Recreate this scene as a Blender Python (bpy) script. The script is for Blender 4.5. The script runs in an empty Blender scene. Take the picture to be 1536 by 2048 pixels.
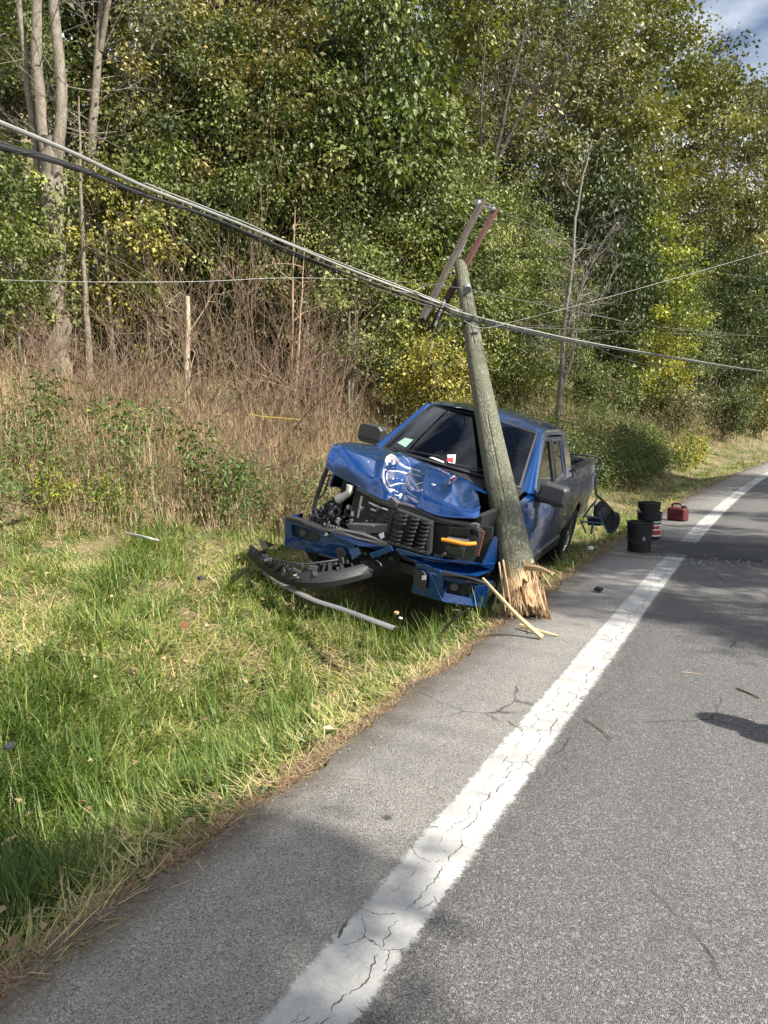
import bpy, math, random
import numpy as np
from mathutils import Vector, Matrix
from mathutils.bvhtree import BVHTree

R = math.radians
random.seed(7)
RNG = np.random.default_rng(7)
SC = bpy.context.scene
COL = SC.collection

# ------------------------------------------------------------------ camera, sky, sun, exposure
# World frame: +Y runs along the road, +X across it to the right, z = 0 on the asphalt, metres.
CAM_H, PITCH, YAW, FPX = 1.6, R(7.45), R(29.0), 1422.2
cam_d = bpy.data.cameras.new("camera")
cam_d.sensor_fit = 'VERTICAL'; cam_d.sensor_height = 36.0; cam_d.lens = FPX / 2048 * 36.0
cam_d.clip_start = 0.05; cam_d.clip_end = 2000
cam = bpy.data.objects.new("camera", cam_d); COL.objects.link(cam)
cam.location = (0, 0, CAM_H); cam.rotation_euler = (R(90) - PITCH, 0, YAW)
SC.camera = cam

SUN_EL, SUN_AZ = R(43), R(91)            # azimuth clockwise from +Y: the sun stands across the road, to the right
world = bpy.data.worlds.new("World"); SC.world = world; world.use_nodes = True
wn, wl = world.node_tree.nodes, world.node_tree.links
wn.clear()
w_out = wn.new('ShaderNodeOutputWorld'); w_bg = wn.new('ShaderNodeBackground')
w_sky = wn.new('ShaderNodeTexSky'); w_sky.sky_type = 'NISHITA'; w_sky.sun_disc = False
w_sky.sun_elevation = SUN_EL; w_sky.sun_rotation = SUN_AZ; w_sky.air_density = 1.0; w_sky.dust_density = 0.4
w_tc = wn.new('ShaderNodeTexCoord'); w_map = wn.new('ShaderNodeMapping'); w_map.inputs['Scale'].default_value = (1.0, 1.0, 2.6)
w_nz = wn.new('ShaderNodeTexNoise'); w_nz.inputs['Scale'].default_value = 2.6; w_nz.inputs['Detail'].default_value = 7
w_rp = wn.new('ShaderNodeValToRGB'); w_rp.color_ramp.elements[0].position = .40; w_rp.color_ramp.elements[1].position = .62
w_mx = wn.new('ShaderNodeMix'); w_mx.data_type = 'RGBA'; w_mx.inputs[7].default_value = (13.0, 13.6, 14.6, 1)
wl.new(w_tc.outputs['Generated'], w_map.inputs['Vector']); wl.new(w_map.outputs[0], w_nz.inputs['Vector'])
wl.new(w_nz.outputs['Fac'], w_rp.inputs['Fac']); wl.new(w_rp.outputs['Color'], w_mx.inputs[0])
wl.new(w_sky.outputs[0], w_mx.inputs[6]); wl.new(w_mx.outputs[2], w_bg.inputs['Color'])
w_bg.inputs['Strength'].default_value = 0.05
wl.new(w_bg.outputs[0], w_out.inputs['Surface'])

sun_d = bpy.data.lights.new("sun", 'SUN'); sun_d.energy = 5.0; sun_d.angle = R(0.5); sun_d.color = (1.0, 0.958, 0.88)
sun = bpy.data.objects.new("sun", sun_d); COL.objects.link(sun)
to_sun = Vector((math.sin(SUN_AZ) * math.cos(SUN_EL), math.cos(SUN_AZ) * math.cos(SUN_EL), math.sin(SUN_EL)))
sun.rotation_euler = to_sun.to_track_quat('Z', 'Y').to_euler()
sun.location = (20, 0, 30)
SC.view_settings.view_transform = 'Standard'; SC.view_settings.look = 'None'
SC.view_settings.exposure = 1.2; SC.view_settings.gamma = 1.0; SC.view_settings.use_curve_mapping = False
SC.cycles.max_bounces = 7; SC.cycles.diffuse_bounces = 3; SC.cycles.glossy_bounces = 3
SC.cycles.transmission_bounces = 4; SC.cycles.transparent_max_bounces = 8
SC.cycles.caustics_reflective = False; SC.cycles.caustics_refractive = False

# ------------------------------------------------------------------ survey helpers: the photo's sight lines turned into metres
FW = np.array([-math.sin(YAW) * math.cos(PITCH), math.cos(YAW) * math.cos(PITCH), -math.sin(PITCH)])
RT = np.array([math.cos(YAW), math.sin(YAW), 0.0])
UP = np.cross(RT, FW)
EYE = np.array([0, 0, CAM_H])
def ray(px, py): return FW + RT * (px - 768) / FPX + UP * (1024 - py) / FPX
def at(px, py, d): return EYE + ray(px, py) * d                    # point at depth d metres
def onz(px, py, z=0.0):                                             # point on the level z
    r = ray(px, py); return EYE + r * ((z - CAM_H) / r[2])
def colpos(px, d):                                                  # ground position d metres out in the direction px
    h = np.array([-math.sin(YAW), math.cos(YAW), 0]) + RT * (px - 768) / FPX
    return h[0] * d, h[1] * d

# ------------------------------------------------------------------ mesh helpers
def setp(o, label=None, cat=None, group=None, kind=None):
    if label: o['label'] = label
    if cat: o['category'] = cat
    if group: o['group'] = group
    if kind: o['kind'] = kind
    return o
def link(name, me, parent=None):
    o = bpy.data.objects.new(name, me); COL.objects.link(o)
    if parent: o.parent = parent
    return o
def empty(name, loc=(0, 0, 0), rot=(0, 0, 0), parent=None):
    o = bpy.data.objects.new(name, None); COL.objects.link(o); o.location = loc; o.rotation_euler = rot
    o.empty_display_size = .2
    if parent: o.parent = parent
    return o
def np_mesh(name, V, F, mat, tint=None, smooth=False):
    V = np.ascontiguousarray(V, dtype=np.float32); F = np.ascontiguousarray(F, dtype=np.int32)
    me = bpy.data.meshes.new(name); n, k = F.shape
    me.vertices.add(len(V)); me.vertices.foreach_set('co', V.ravel())
    me.loops.add(n * k); me.loops.foreach_set('vertex_index', F.ravel())
    me.polygons.add(n); me.polygons.foreach_set('loop_start', np.arange(0, n * k, k, dtype=np.int32))
    if smooth: me.polygons.foreach_set('use_smooth', np.ones(n, dtype=bool))
    if tint is not None:
        a = me.attributes.new('tint', 'FLOAT', 'FACE'); a.data.foreach_set('value', np.asarray(tint, dtype=np.float32))
    me.update(calc_edges=True); me.materials.append(mat)
    return me
class MB:
    """collects shapes, then links them as one mesh object"""
    def __init__(s): s.v = []; s.f = []
    def add(s, V, F):
        o = len(s.v); s.v.extend([tuple(map(float, p)) for p in V]); s.f.extend([tuple(i + o for i in q) for q in F]); return s
    def box(s, c, sz, M=None):
        x, y, z = [a / 2 for a in sz]
        V = [Vector(p) for p in ((-x,-y,-z),(x,-y,-z),(x,y,-z),(-x,y,-z),(-x,-y,z),(x,-y,z),(x,y,z),(-x,y,z))]
        if M is not None: V = [M @ p for p in V]
        V = [p + Vector(c) for p in V]
        return s.add(V, [(0,3,2,1),(4,5,6,7),(0,1,5,4),(1,2,6,5),(2,3,7,6),(3,0,4,7)])
    def bar(s, a, b, w, h, up=(0, 0, 1)):
        a, b = Vector(a), Vector(b); d = (b - a); L = d.length; d.normalize()
        u = Vector(up); x = d.cross(u)
        if x.length < 1e-4: x = d.cross(Vector((1, 0, 0)))
        x.normalize(); z = x.cross(d)
        M = Matrix((x, d, z)).transposed()
        return s.box((a + b) / 2, (w, L, h), M)
    def tube(s, path, r, n=8, cap=True):
        V, F = tube_vf(path, r, n, cap); return s.add(V, F)
    def lathe(s, prof, n=24, M=None, closed=False):
        V = []; F = []; m = len(prof)
        for i in range(n):
            a = 2 * math.pi * i / n
            for (rr, z) in prof: V.append(Vector((rr * math.cos(a), rr * math.sin(a), z)))
        for i in range(n):
            j = (i + 1) % n
            for k in range(m if closed else m - 1):
                k2 = (k + 1) % m
                F.append((i * m + k, j * m + k, j * m + k2, i * m + k2))
        if M is not None: V = [M @ p for p in V]
        return s.add(V, F)
    def slab(s, pts, th):
        """outline polygon given thickness along vector th"""
        n = len(pts); A = [Vector(p) for p in pts]; B = [p + Vector(th) for p in A]
        F = [tuple(range(n)), tuple(range(2 * n - 1, n - 1, -1))]
        for i in range(n): j = (i + 1) % n; F.append((i, i + n, j + n, j))
        return s.add(A + B, F)
    def ring(s, outer, inner, th):
        """frame between two matched outlines, with thickness"""
        n = len(outer); t = Vector(th)
        A = [Vector(p) for p in outer]; B = [Vector(p) for p in inner]; V = A + B + [p + t for p in A] + [p + t for p in B]; F = []
        for i in range(n):
            j = (i + 1) % n
            F += [(i, j, n + j, n + i), (2*n + i, 3*n + i, 3*n + j, 2*n + j), (i, 2*n + i, 2*n + j, j), (n + i, n + j, 3*n + j, 3*n + i)]
        return s.add(V, F)
    def sheet(s, G, th=0.0):
        """grid of points (rows x cols x 3), thickened along its normals"""
        G = np.asarray(G, float); r, c = G.shape[:2]
        idx = lambda i, j: i * c + j
        F = [(idx(i, j), idx(i, j+1), idx(i+1, j+1), idx(i+1, j)) for i in range(r-1) for j in range(c-1)]
        V = G.reshape(-1, 3)
        if th:
            du = np.gradient(G, axis=1); dv = np.gradient(G, axis=0); N = np.cross(du, dv); N /= np.linalg.norm(N, axis=2, keepdims=True) + 1e-9
            B = (G - N * th).reshape(-1, 3); m = r * c
            F2 = [(a + m, d + m, cc + m, b + m) for (a, b, cc, d) in F]
            per = [idx(0, j) for j in range(c)] + [idx(i, c-1) for i in range(1, r)] + [idx(r-1, j) for j in range(c-2, -1, -1)] + [idx(i, 0) for i in range(r-2, 0, -1)]
            F3 = [(per[(k+1) % len(per)], per[k], per[k] + m, per[(k+1) % len(per)] + m) for k in range(len(per))]
            V = np.concatenate([V, B]); F = F + F2 + F3
        return s.add(V, F)
    def build(s, name, mat, parent=None, smooth=False, bevel=0.0, seg=2):
        me = bpy.data.meshes.new(name); me.from_pydata(s.v, [], s.f); me.validate(); me.materials.append(mat)
        o = link(name, me, parent)
        if smooth: 
            me.polygons.foreach_set('use_smooth', [True] * len(me.polygons)); 
            try: me.set_sharp_from_angle(angle=R(38))
            except Exception: pass
        if bevel:
            b = o.modifiers.new('bevel', 'BEVEL'); b.width = bevel; b.segments = seg; b.limit_method = 'ANGLE'; b.angle_limit = R(40)
        me.update()
        return o
def tube_vf(path, r, n=8, cap=True):
    P = np.asarray(path, float); m = len(P)
    r = np.broadcast_to(np.asarray(r, float), (m,))
    T = np.gradient(P, axis=0); T /= np.linalg.norm(T, axis=1, keepdims=True) + 1e-12
    a = np.array([0, 0, 1.0]) if abs(T[0][2]) < .9 else np.array([1.0, 0, 0])
    u = np.cross(T[0], a); u /= np.linalg.norm(u); V = np.zeros((m, n, 3)); ang = np.arange(n) * 2 * np.pi / n
    for i in range(m):
        u = u - T[i] * (u @ T[i]); u /= np.linalg.norm(u) + 1e-12; w = np.cross(T[i], u)
        V[i] = P[i] + r[i] * (np.cos(ang)[:, None] * u + np.sin(ang)[:, None] * w)
    F = [(i*n + k, i*n + (k+1) % n, (i+1)*n + (k+1) % n, (i+1)*n + k) for i in range(m-1) for k in range(n)]
    if cap: F += [tuple(range(n-1, -1, -1)), tuple((m-1)*n + k for k in range(n))]
    return V.reshape(-1, 3), F
def spline(pts, n=8):
    P = np.asarray(pts, float); out = []
    Q = np.concatenate([[2*P[0] - P[1]], P, [2*P[-1] - P[-2]]])
    for i in range(1, len(Q) - 2):
        p0, p1, p2, p3 = Q[i-1:i+3]
        for t in np.arange(n) / n:
            out.append(.5 * ((2*p1) + (-p0+p2)*t + (2*p0-5*p1+4*p2-p3)*t*t + (-p0+3*p1-3*p2+p3)*t**3))
    out.append(P[-1]); return np.array(out)

# ------------------------------------------------------------------ material helpers
class NT:
    def __init__(s, name):
        s.m = bpy.data.materials.new(name); s.m.use_nodes = True; s.t = s.m.node_tree; s.n = s.t.nodes; s.n.clear()
        s.out = s.n.new('ShaderNodeOutputMaterial')
    def new(s, t, **k):
        q = s.n.new('ShaderNode' + t)
        for a, b in k.items(): setattr(q, a, b)
        return q
    def l(s, a, b): s.t.links.new(a, b)
    def val(s, node, sock, v):
        if isinstance(v, bpy.types.NodeSocket): s.l(v, node.inputs[sock])
        else: node.inputs[sock].default_value = v
    def math(s, op, a, b=0.0, c=0.0):
        q = s.new('Math', operation=op)
        for i, v in enumerate((a, b, c)): s.val(q, i, v)
        return q.outputs[0]
    def mix(s, f, a, b, blend='MIX'):
        q = s.new('Mix', data_type='RGBA', blend_type=blend); s.val(q, 0, f); s.val(q, 6, col(a)); s.val(q, 7, col(b)); return q.outputs[2]
    def noise(s, vec, scale, detail=4, rough=.55, dist=0.0, out='Fac'):
        q = s.new('TexNoise'); q.inputs['Scale'].default_value = scale; q.inputs['Detail'].default_value = detail
        q.inputs['Roughness'].default_value = rough; q.inputs['Distortion'].default_value = dist
        if vec is not None: s.l(vec, q.inputs['Vector'])
        return q.outputs[out]
    def voro(s, vec, scale, feature='F1', out='Distance', rnd=1.0):
        q = s.new('TexVoronoi', feature=feature); q.inputs['Scale'].default_value = scale; q.inputs['Randomness'].default_value = rnd
        if vec is not None: s.l(vec, q.inputs['Vector'])
        return q.outputs[out]
    def ramp(s, f, stops, interp='LINEAR'):
        q = s.new('ValToRGB'); e = q.color_ramp; e.interpolation = interp
        while len(e.elements) < len(stops): e.elements.new(.5)
        for el, (p, c) in zip(e.elements, stops): el.position = p; el.color = col(c)
        s.l(f, q.inputs[0]); return q.outputs[0]
    def mapping(s, vec, scale=(1, 1, 1)):
        q = s.new('Mapping'); q.inputs['Scale'].default_value = scale; s.l(vec, q.inputs[0]); return q.outputs[0]
    def coord(s, w='Object'): return s.new('TexCoord').outputs[w]
    def pos(s): return s.new('NewGeometry').outputs['Position']
    def attr(s, n): q = s.new('Attribute'); q.attribute_name = n; return q.outputs['Fac']
    def bump(s, h, strength=.5, dist=.01):
        q = s.new('Bump'); q.inputs['Strength'].default_value = strength; q.inputs['Distance'].default_value = dist; s.l(h, q.inputs['Height']); return q.outputs[0]
    def pbr(s, base, rough=.6, metal=0.0, normal=None, coat=0.0, spec=.5, done=True, coatrough=.05):
        q = s.new('BsdfPrincipled'); s.val(q, 'Base Color', col(base)); s.val(q, 'Roughness', rough); s.val(q, 'Metallic', metal)
        s.val(q, 'Coat Weight', coat); s.val(q, 'Specular IOR Level', spec); q.inputs['Coat Roughness'].default_value = coatrough
        if normal is not None: s.l(normal, q.inputs['Normal'])
        if done: s.l(q.outputs[0], s.out.inputs[0])
        return q.outputs[0]
def col(c):
    if isinstance(c, bpy.types.NodeSocket): return c
    if isinstance(c, (int, float)): return (c, c, c, 1)
    return (*c, 1) if len(c) == 3 else c
def simple(name, base, rough=.6, metal=0.0, coat=0.0, var=.25, scale=12.0, bump=0.0):
    t = NT(name); c = t.coord()
    n = t.noise(c, scale, 5, .6)
    b = t.mix(n, tuple(x * (1 - var) for x in base), tuple(min(1, x * (1 + var)) for x in base))
    r = t.math('ADD', t.math('MULTIPLY', t.noise(c, scale * 2.3), .25), rough - .12)
    t.pbr(b, r, metal, t.bump(n, bump, .01) if bump else None, coat); return t.m
def leaf_mat(name, stops, trans=.18, rough=.46):
    t = NT(name); oi = t.new('ObjectInfo')
    c = t.ramp(t.attr('tint'), stops, 'LINEAR')
    c = t.mix(1.0, c, oi.outputs['Color'], 'MULTIPLY')
    p = t.pbr(c, rough, 0, done=False, spec=.34)
    tr = t.new('BsdfTranslucent'); t.l(t.mix(1.0, c, (1.45, 1.5, .6), 'MULTIPLY'), tr.inputs[0])
    m = t.new('MixShader'); m.inputs[0].default_value = trans; t.l(p, m.inputs[1]); t.l(tr.outputs[0], m.inputs[2]); t.l(m.outputs[0], t.out.inputs[0])
    return t.m

# ------------------------------------------------------------------ terrain shape
def curve(Y): return .0024 * np.clip(np.asarray(Y, float) - 6, 0, None) ** 2          # the road bends away to the right
def edge(Y): return -1.82 + curve(Y)                                                  # left rim of the asphalt
def sstep(a, b, x): t = np.clip((x - a) / (b - a), 0, 1); return t * t * (3 - 2 * t)
def lumps(X, Y):
    return (.035*np.sin(X*1.7+Y*.9) + .03*np.sin(X*2.9-Y*2.1+1) + .02*np.sin(X*5.1+Y*4.3+2) + .12*np.sin(X*.31+1.3)*np.sin(Y*.23+.4))
def terrain(X, Y):
    X = np.asarray(X, float); Y = np.asarray(Y, float); s = edge(Y) - X
    near = np.interp(s, [-3, 0, .25, .75, 1.1, 2.4, 4.6, 8, 12, 20, 40, 90], [-.06, -.03, -.10, -.38, -.38, .02, .30, 1.45, 2.85, 6.6, 17, 42])
    far = np.interp(s, [-3, 0, .25, .75, 1.1, 2.4, 4.6, 8, 12, 20, 40, 90], [-.06, -.03, -.06, -.16, -.14, .10, 1.0, 2.5, 3.7, 7.0, 17, 42])
    w = sstep(11, 19, Y); z = near * (1 - w) + far * w
    zr = np.interp(X - (7.2 + curve(Y)), [-3, 0, 1.5, 4, 10, 60], [-.06, -.04, -.5, -.3, .3, 3])
    z = np.where(s < -3, zr, z)
    return z + lumps(X, Y) * sstep(.3, 3.0, np.abs(s)) * np.where((s < 0) & (X < 7.2 + curve(Y)), 0, 1)
def tz(x, y): return float(terrain(x, y))
# ------------------------------------------------------------------ setting: ground, road, edge line
t = NT('ground_cover'); P = t.pos()
n1 = t.noise(P, .9, 5, .6); n2 = t.noise(P, 9, 6, .7); n3 = t.noise(P, 60, 4, .7)
soil = t.mix(n2, (.045, .032, .018), (.16, .115, .06)); straw = t.mix(n3, (.14, .105, .05), (.36, .28, .14))
c = t.mix(t.ramp(n1, [(.35, 0), (.6, 1)]), soil, straw)
c = t.mix(t.ramp(t.noise(P, 2.2, 5, .6), [(.5, 0), (.64, 1)]), c, t.mix(n3, (.03, .06, .012), (.10, .15, .035)))
t.pbr(c, .95, 0, t.bump(t.math('ADD', n2, n3), .9, .04)); M_GROUND = t.m
xs = np.concatenate([np.linspace(-95, -22, 26), np.linspace(-21, -6.2, 45), np.linspace(-6, 1, 71), np.linspace(1.6, 9, 12), np.linspace(10, 80, 20)])
ys = np.concatenate([np.linspace(-25, -3, 12), np.linspace(-2.6, 30, 160), np.linspace(31, 70, 40), np.linspace(73, 170, 25)])
XX, YY = np.meshgrid(xs, ys); XX = XX + curve(YY)
ZZ = terrain(XX, YY)
V = np.stack([XX, YY, ZZ], -1).reshape(-1, 3); nx, ny = len(xs), len(ys)
I = np.arange(nx * ny).reshape(ny, nx); Fq = np.stack([I[:-1, :-1], I[:-1, 1:], I[1:, 1:], I[1:, :-1]], -1).reshape(-1, 4)
setp(link('ground', np_mesh('ground', V, Fq, M_GROUND, smooth=True)), 'grassy ditch and wooded hillside ground beside the road', 'ground', kind='structure')

def asphalt():
    t = NT('asphalt'); P = t.pos(); m = t.mapping(P)
    sep = t.new('SeparateXYZ'); t.l(P, sep.inputs[0])
    off = t.math('MAXIMUM', t.math('SUBTRACT', sep.outputs[1], 6.0), 0.0)
    x = t.math('SUBTRACT', sep.outputs[0], t.math('MULTIPLY', t.math('MULTIPLY', off, off), .0024))     # across the bend
    vcol = t.new('TexVoronoi', feature='F1'); vcol.inputs['Scale'].default_value = 270; t.l(P, vcol.inputs['Vector'])
    sepc = t.new('SeparateColor'); t.l(vcol.outputs['Color'], sepc.inputs[0])
    fine = sepc.outputs[0]
    big = t.new('TexVoronoi', feature='F1'); big.inputs['Scale'].default_value = 140; t.l(P, big.inputs['Vector'])
    sepb = t.new('SeparateColor'); t.l(big.outputs['Color'], sepb.inputs[0])
    patch = t.noise(P, .8, 5, .6)
    shoulder = t.ramp(fine, [(0, (.07, .063, .055)), (.22, (.285, .262, .233)), (.8, (.44, .408, .366)), (1, (.68, .65, .60))])
    lane = t.ramp(fine, [(0, (.04, .038, .036)), (.35, (.098, .094, .09)), (.8, (.180, .172, .163)), (1, (.25, .242, .23))])
    wob = t.math('MULTIPLY', t.math('SUBTRACT', t.noise(P, 3, 4), .5), .25)
    f = t.ramp(t.math('ADD', x, wob), [(0, 0), (1, 1)])
    mr = t.new('MapRange'); t.l(t.math('ADD', x, wob), mr.inputs[0]); mr.inputs[1].default_value = -1.15; mr.inputs[2].default_value = -.85
    c = t.mix(mr.outputs[0], shoulder, lane)
    c = t.mix(t.ramp(sepb.outputs[1], [(.89, 0), (.96, .6)]), c, (.36, .345, .32))
    c = t.mix(t.ramp(patch, [(.3, 0), (.75, .5)]), c, t.mix(.5, c, (.09, .085, .08)))
    trk = t.noise(t.mapping(P, (1.6, .10, 1)), 1.3, 4, .6); c = t.mix(t.ramp(trk, [(.38, 0), (.68, .5)]), c, t.mix(.45, c, (.07, .067, .063)))
    smp = t.noise(P, 11, 6, .8); c = t.mix(t.ramp(smp, [(.5, 0), (.72, .4)]), c, t.mix(.5, c, (.05, .048, .045)))
    # oil spots and dark stains
    sp = t.voro(P, 3.3); sp2 = t.math('MULTIPLY', t.ramp(sp, [(.04, 1), (.10, 0)]), t.ramp(t.noise(P, 1.1, 2), [(.52, 0), (.6, 1)]))
    c = t.mix(t.math('MULTIPLY', sp2, .75), c, (.02, .02, .02))
    # hairline cracks in the lane
    nd = t.noise(P, 5, 4, .6, out='Color'); wv = t.new('VectorMath', operation='MULTIPLY_ADD'); t.l(nd, wv.inputs[0]); wv.inputs[1].default_value = (.12, .12, .0); t.l(P, wv.inputs[2])
    ce = t.voro(wv.outputs[0], .42, 'DISTANCE_TO_EDGE')
    ck = t.math('MULTIPLY', t.ramp(ce, [(.0, 1), (.0035, 0)]), t.ramp(t.noise(P, 1.7, 3), [(.5, 0), (.58, 1)]))
    c = t.mix(t.math('MULTIPLY', ck, .8), c, (.02, .018, .016))
    # worn, dusty rim by the grass
    mr2 = t.new('MapRange'); t.l(t.math('ADD', x, t.math('MULTIPLY', t.math('SUBTRACT', t.noise(P, 7, 5), .5), .22)), mr2.inputs[0]); mr2.inputs[1].default_value = -1.60; mr2.inputs[2].default_value = -1.83
    c = t.mix(t.math('MULTIPLY', mr2.outputs[0], .75), c, (.13, .095, .055))
    h = t.math('ADD', t.math('MULTIPLY', vcol.outputs['Distance'], -1.0), t.math('MULTIPLY', t.noise(P, 40, 3), .4))
    t.pbr(c, .88, 0, t.bump(h, .9, .004), spec=.3); return t.m
M_ASPHALT = asphalt()
yr = np.concatenate([np.arange(-25, 40, .12), np.arange(40, 170, 1.5)])
jag = .03 * np.sin(yr * 3.1) + .025 * np.sin(yr * 7.7 + 1) + .02 * RNG.standard_normal(len(yr))
rows = []
for y, j in zip(yr, jag):
    c0 = float(curve(y)); rows.append([(-1.82 + c0 + j, y, -.03), (-1.80 + c0 + j, y, 0.0), (-.5 + c0, y, 0.0), (2.4 + c0, y, 0.0), (7.0 + c0, y, 0.0), (7.05 + c0, y, -.05)])
V = np.array(rows).reshape(-1, 3); I = np.arange(len(V)).reshape(len(yr), 6)
Fq = np.stack([I[:-1, :-1], I[:-1, 1:], I[1:, 1:], I[1:, :-1]], -1).reshape(-1, 4)
setp(link('road', np_mesh('road', V, Fq, M_ASPHALT)), 'two lane asphalt road with worn pale shoulder', 'road', kind='structure')

def paint():
    t = NT('road_paint'); P = t.pos()
    sep = t.new('SeparateXYZ'); t.l(P, sep.inputs[0]); y = sep.outputs[1]
    off = t.math('MAXIMUM', t.math('SUBTRACT', y, 6.0), 0.0)
    x = t.math('ADD', t.math('SUBTRACT', sep.outputs[0], t.math('MULTIPLY', t.math('MULTIPLY', off, off), .0024)), 1.005)
    def wander(sc, amp, seed):
        cb = t.new('CombineXYZ'); t.l(t.math('MULTIPLY', y, sc), cb.inputs[0]); cb.inputs[1].default_value = seed
        return t.math('MULTIPLY', t.math('SUBTRACT', t.noise(cb.outputs[0], 1.0, 2, .5), .5), amp)
    grain = t.noise(P, 90, 4, .75); worn = t.noise(P, 5, 5, .7)
    base = t.mix(grain, (.28, .27, .255), (.56, .55, .52)); base = t.mix(t.ramp(worn, [(.38, 0), (.66, .75)]), base, (.25, .24, .225))
    def crack(seed, amp, w, o):
        xc = t.math('ADD', t.math('ADD', wander(2.6, amp, seed), wander(11, amp * .36, seed + 3)), t.math('ADD', wander(40, .030, seed + 7), o))
        d = t.math('ABSOLUTE', t.math('SUBTRACT', x, xc)); wv = t.math('ADD', w, t.math('MULTIPLY', t.math('SUBTRACT', t.noise(P, 14, 3), .55), .012))
        return t.math('LESS_THAN', d, wv)
    k = crack(1.7, .17, .0022, .035)
    k2 = t.math('MULTIPLY', crack(9.1, .20, .0012, -.035), t.math('GREATER_THAN', t.noise(P, 2.4, 2), .48))
    nd = t.noise(P, 10, 4, .65, out='Color'); wv = t.new('VectorMath', operation='MULTIPLY_ADD'); t.l(nd, wv.inputs[0]); wv.inputs[1].default_value = (.10, .10, 0); t.l(P, wv.inputs[2])
    br = t.math('MULTIPLY', t.math('LESS_THAN', t.voro(wv.outputs[0], 6.5, 'DISTANCE_TO_EDGE'), .010), t.math('GREATER_THAN', t.noise(P, 3.7, 3), .53))
    kk = t.math('MAXIMUM', t.math('MAXIMUM', k, k2), br)
    c = t.mix(t.math('MULTIPLY', kk, .92), base, (.055, .05, .045))
    b = t.pbr(c, .8, 0, t.bump(t.math('SUBTRACT', t.math('MULTIPLY', grain, .4), kk), .8, .006), done=False, spec=.3)
    # ragged rims where the paint thins out over the stones
    rag = t.math('ADD', t.math('MULTIPLY', t.math('SUBTRACT', t.noise(P, 22, 6, .8), .5), .085), t.math('MULTIPLY', t.math('SUBTRACT', t.noise(P, 170, 2, .6), .5), .03))
    keep = t.ramp(t.math('ADD', t.math('ABSOLUTE', x), rag), [(.100, 1), (.122, 0)])
    pit = t.ramp(t.math('ADD', t.noise(P, 110, 3, .8), t.math('MULTIPLY', worn, .35)), [(.38, .15), (.50, 1)])
    tr = t.new('BsdfTransparent'); mx = t.new('MixShader'); t.l(t.math('MULTIPLY', keep, pit), mx.inputs[0]); t.l(tr.outputs[0], mx.inputs[1]); t.l(b, mx.inputs[2]); t.l(mx.outputs[0], t.out.inputs[0])
    return t.m
M_PAINT = paint()
yr = np.concatenate([np.arange(-10, 40, .25), np.arange(40, 150, 1.5)])
V = np.array([[(-1.17 + curve(y), y, .004), (-.84 + curve(y), y, .004)] for y in yr]).reshape(-1, 3); I = np.arange(len(V)).reshape(-1, 2)
Fq = np.stack([I[:-1, 0], I[:-1, 1], I[1:, 1], I[1:, 0]], -1)
setp(link('edge_line', np_mesh('edge_line', V, Fq, M_PAINT)), 'white painted edge line, cracked and worn', 'road marking', kind='structure')

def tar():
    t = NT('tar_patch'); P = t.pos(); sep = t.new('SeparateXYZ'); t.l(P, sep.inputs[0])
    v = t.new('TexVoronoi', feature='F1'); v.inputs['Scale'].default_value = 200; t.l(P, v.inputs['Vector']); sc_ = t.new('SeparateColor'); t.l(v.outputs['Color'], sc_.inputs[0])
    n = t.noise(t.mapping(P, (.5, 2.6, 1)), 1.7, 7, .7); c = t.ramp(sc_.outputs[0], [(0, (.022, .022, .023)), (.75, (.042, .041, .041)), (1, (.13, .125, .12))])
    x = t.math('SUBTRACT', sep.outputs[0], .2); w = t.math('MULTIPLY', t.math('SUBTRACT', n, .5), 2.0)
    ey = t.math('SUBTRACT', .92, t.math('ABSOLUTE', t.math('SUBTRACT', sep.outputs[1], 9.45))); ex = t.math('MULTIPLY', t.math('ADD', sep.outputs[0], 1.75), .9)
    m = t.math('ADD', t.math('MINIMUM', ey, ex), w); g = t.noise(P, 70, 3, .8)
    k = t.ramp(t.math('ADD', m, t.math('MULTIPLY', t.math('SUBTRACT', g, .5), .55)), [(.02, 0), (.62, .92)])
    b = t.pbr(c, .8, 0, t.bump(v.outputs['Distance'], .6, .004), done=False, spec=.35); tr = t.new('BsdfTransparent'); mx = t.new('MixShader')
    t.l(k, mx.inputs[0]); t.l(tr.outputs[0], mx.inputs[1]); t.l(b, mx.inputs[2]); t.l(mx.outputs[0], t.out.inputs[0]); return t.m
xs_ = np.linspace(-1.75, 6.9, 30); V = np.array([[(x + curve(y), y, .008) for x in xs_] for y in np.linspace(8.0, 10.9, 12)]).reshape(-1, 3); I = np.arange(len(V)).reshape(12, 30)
setp(link('tar_patch', np_mesh('tar_patch', V, np.stack([I[:-1, :-1], I[:-1, 1:], I[1:, 1:], I[1:, :-1]], -1).reshape(-1, 4), tar())), 'dark tar patch across the road covering the edge line beside the buckets', 'road patch', kind='structure')
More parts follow.
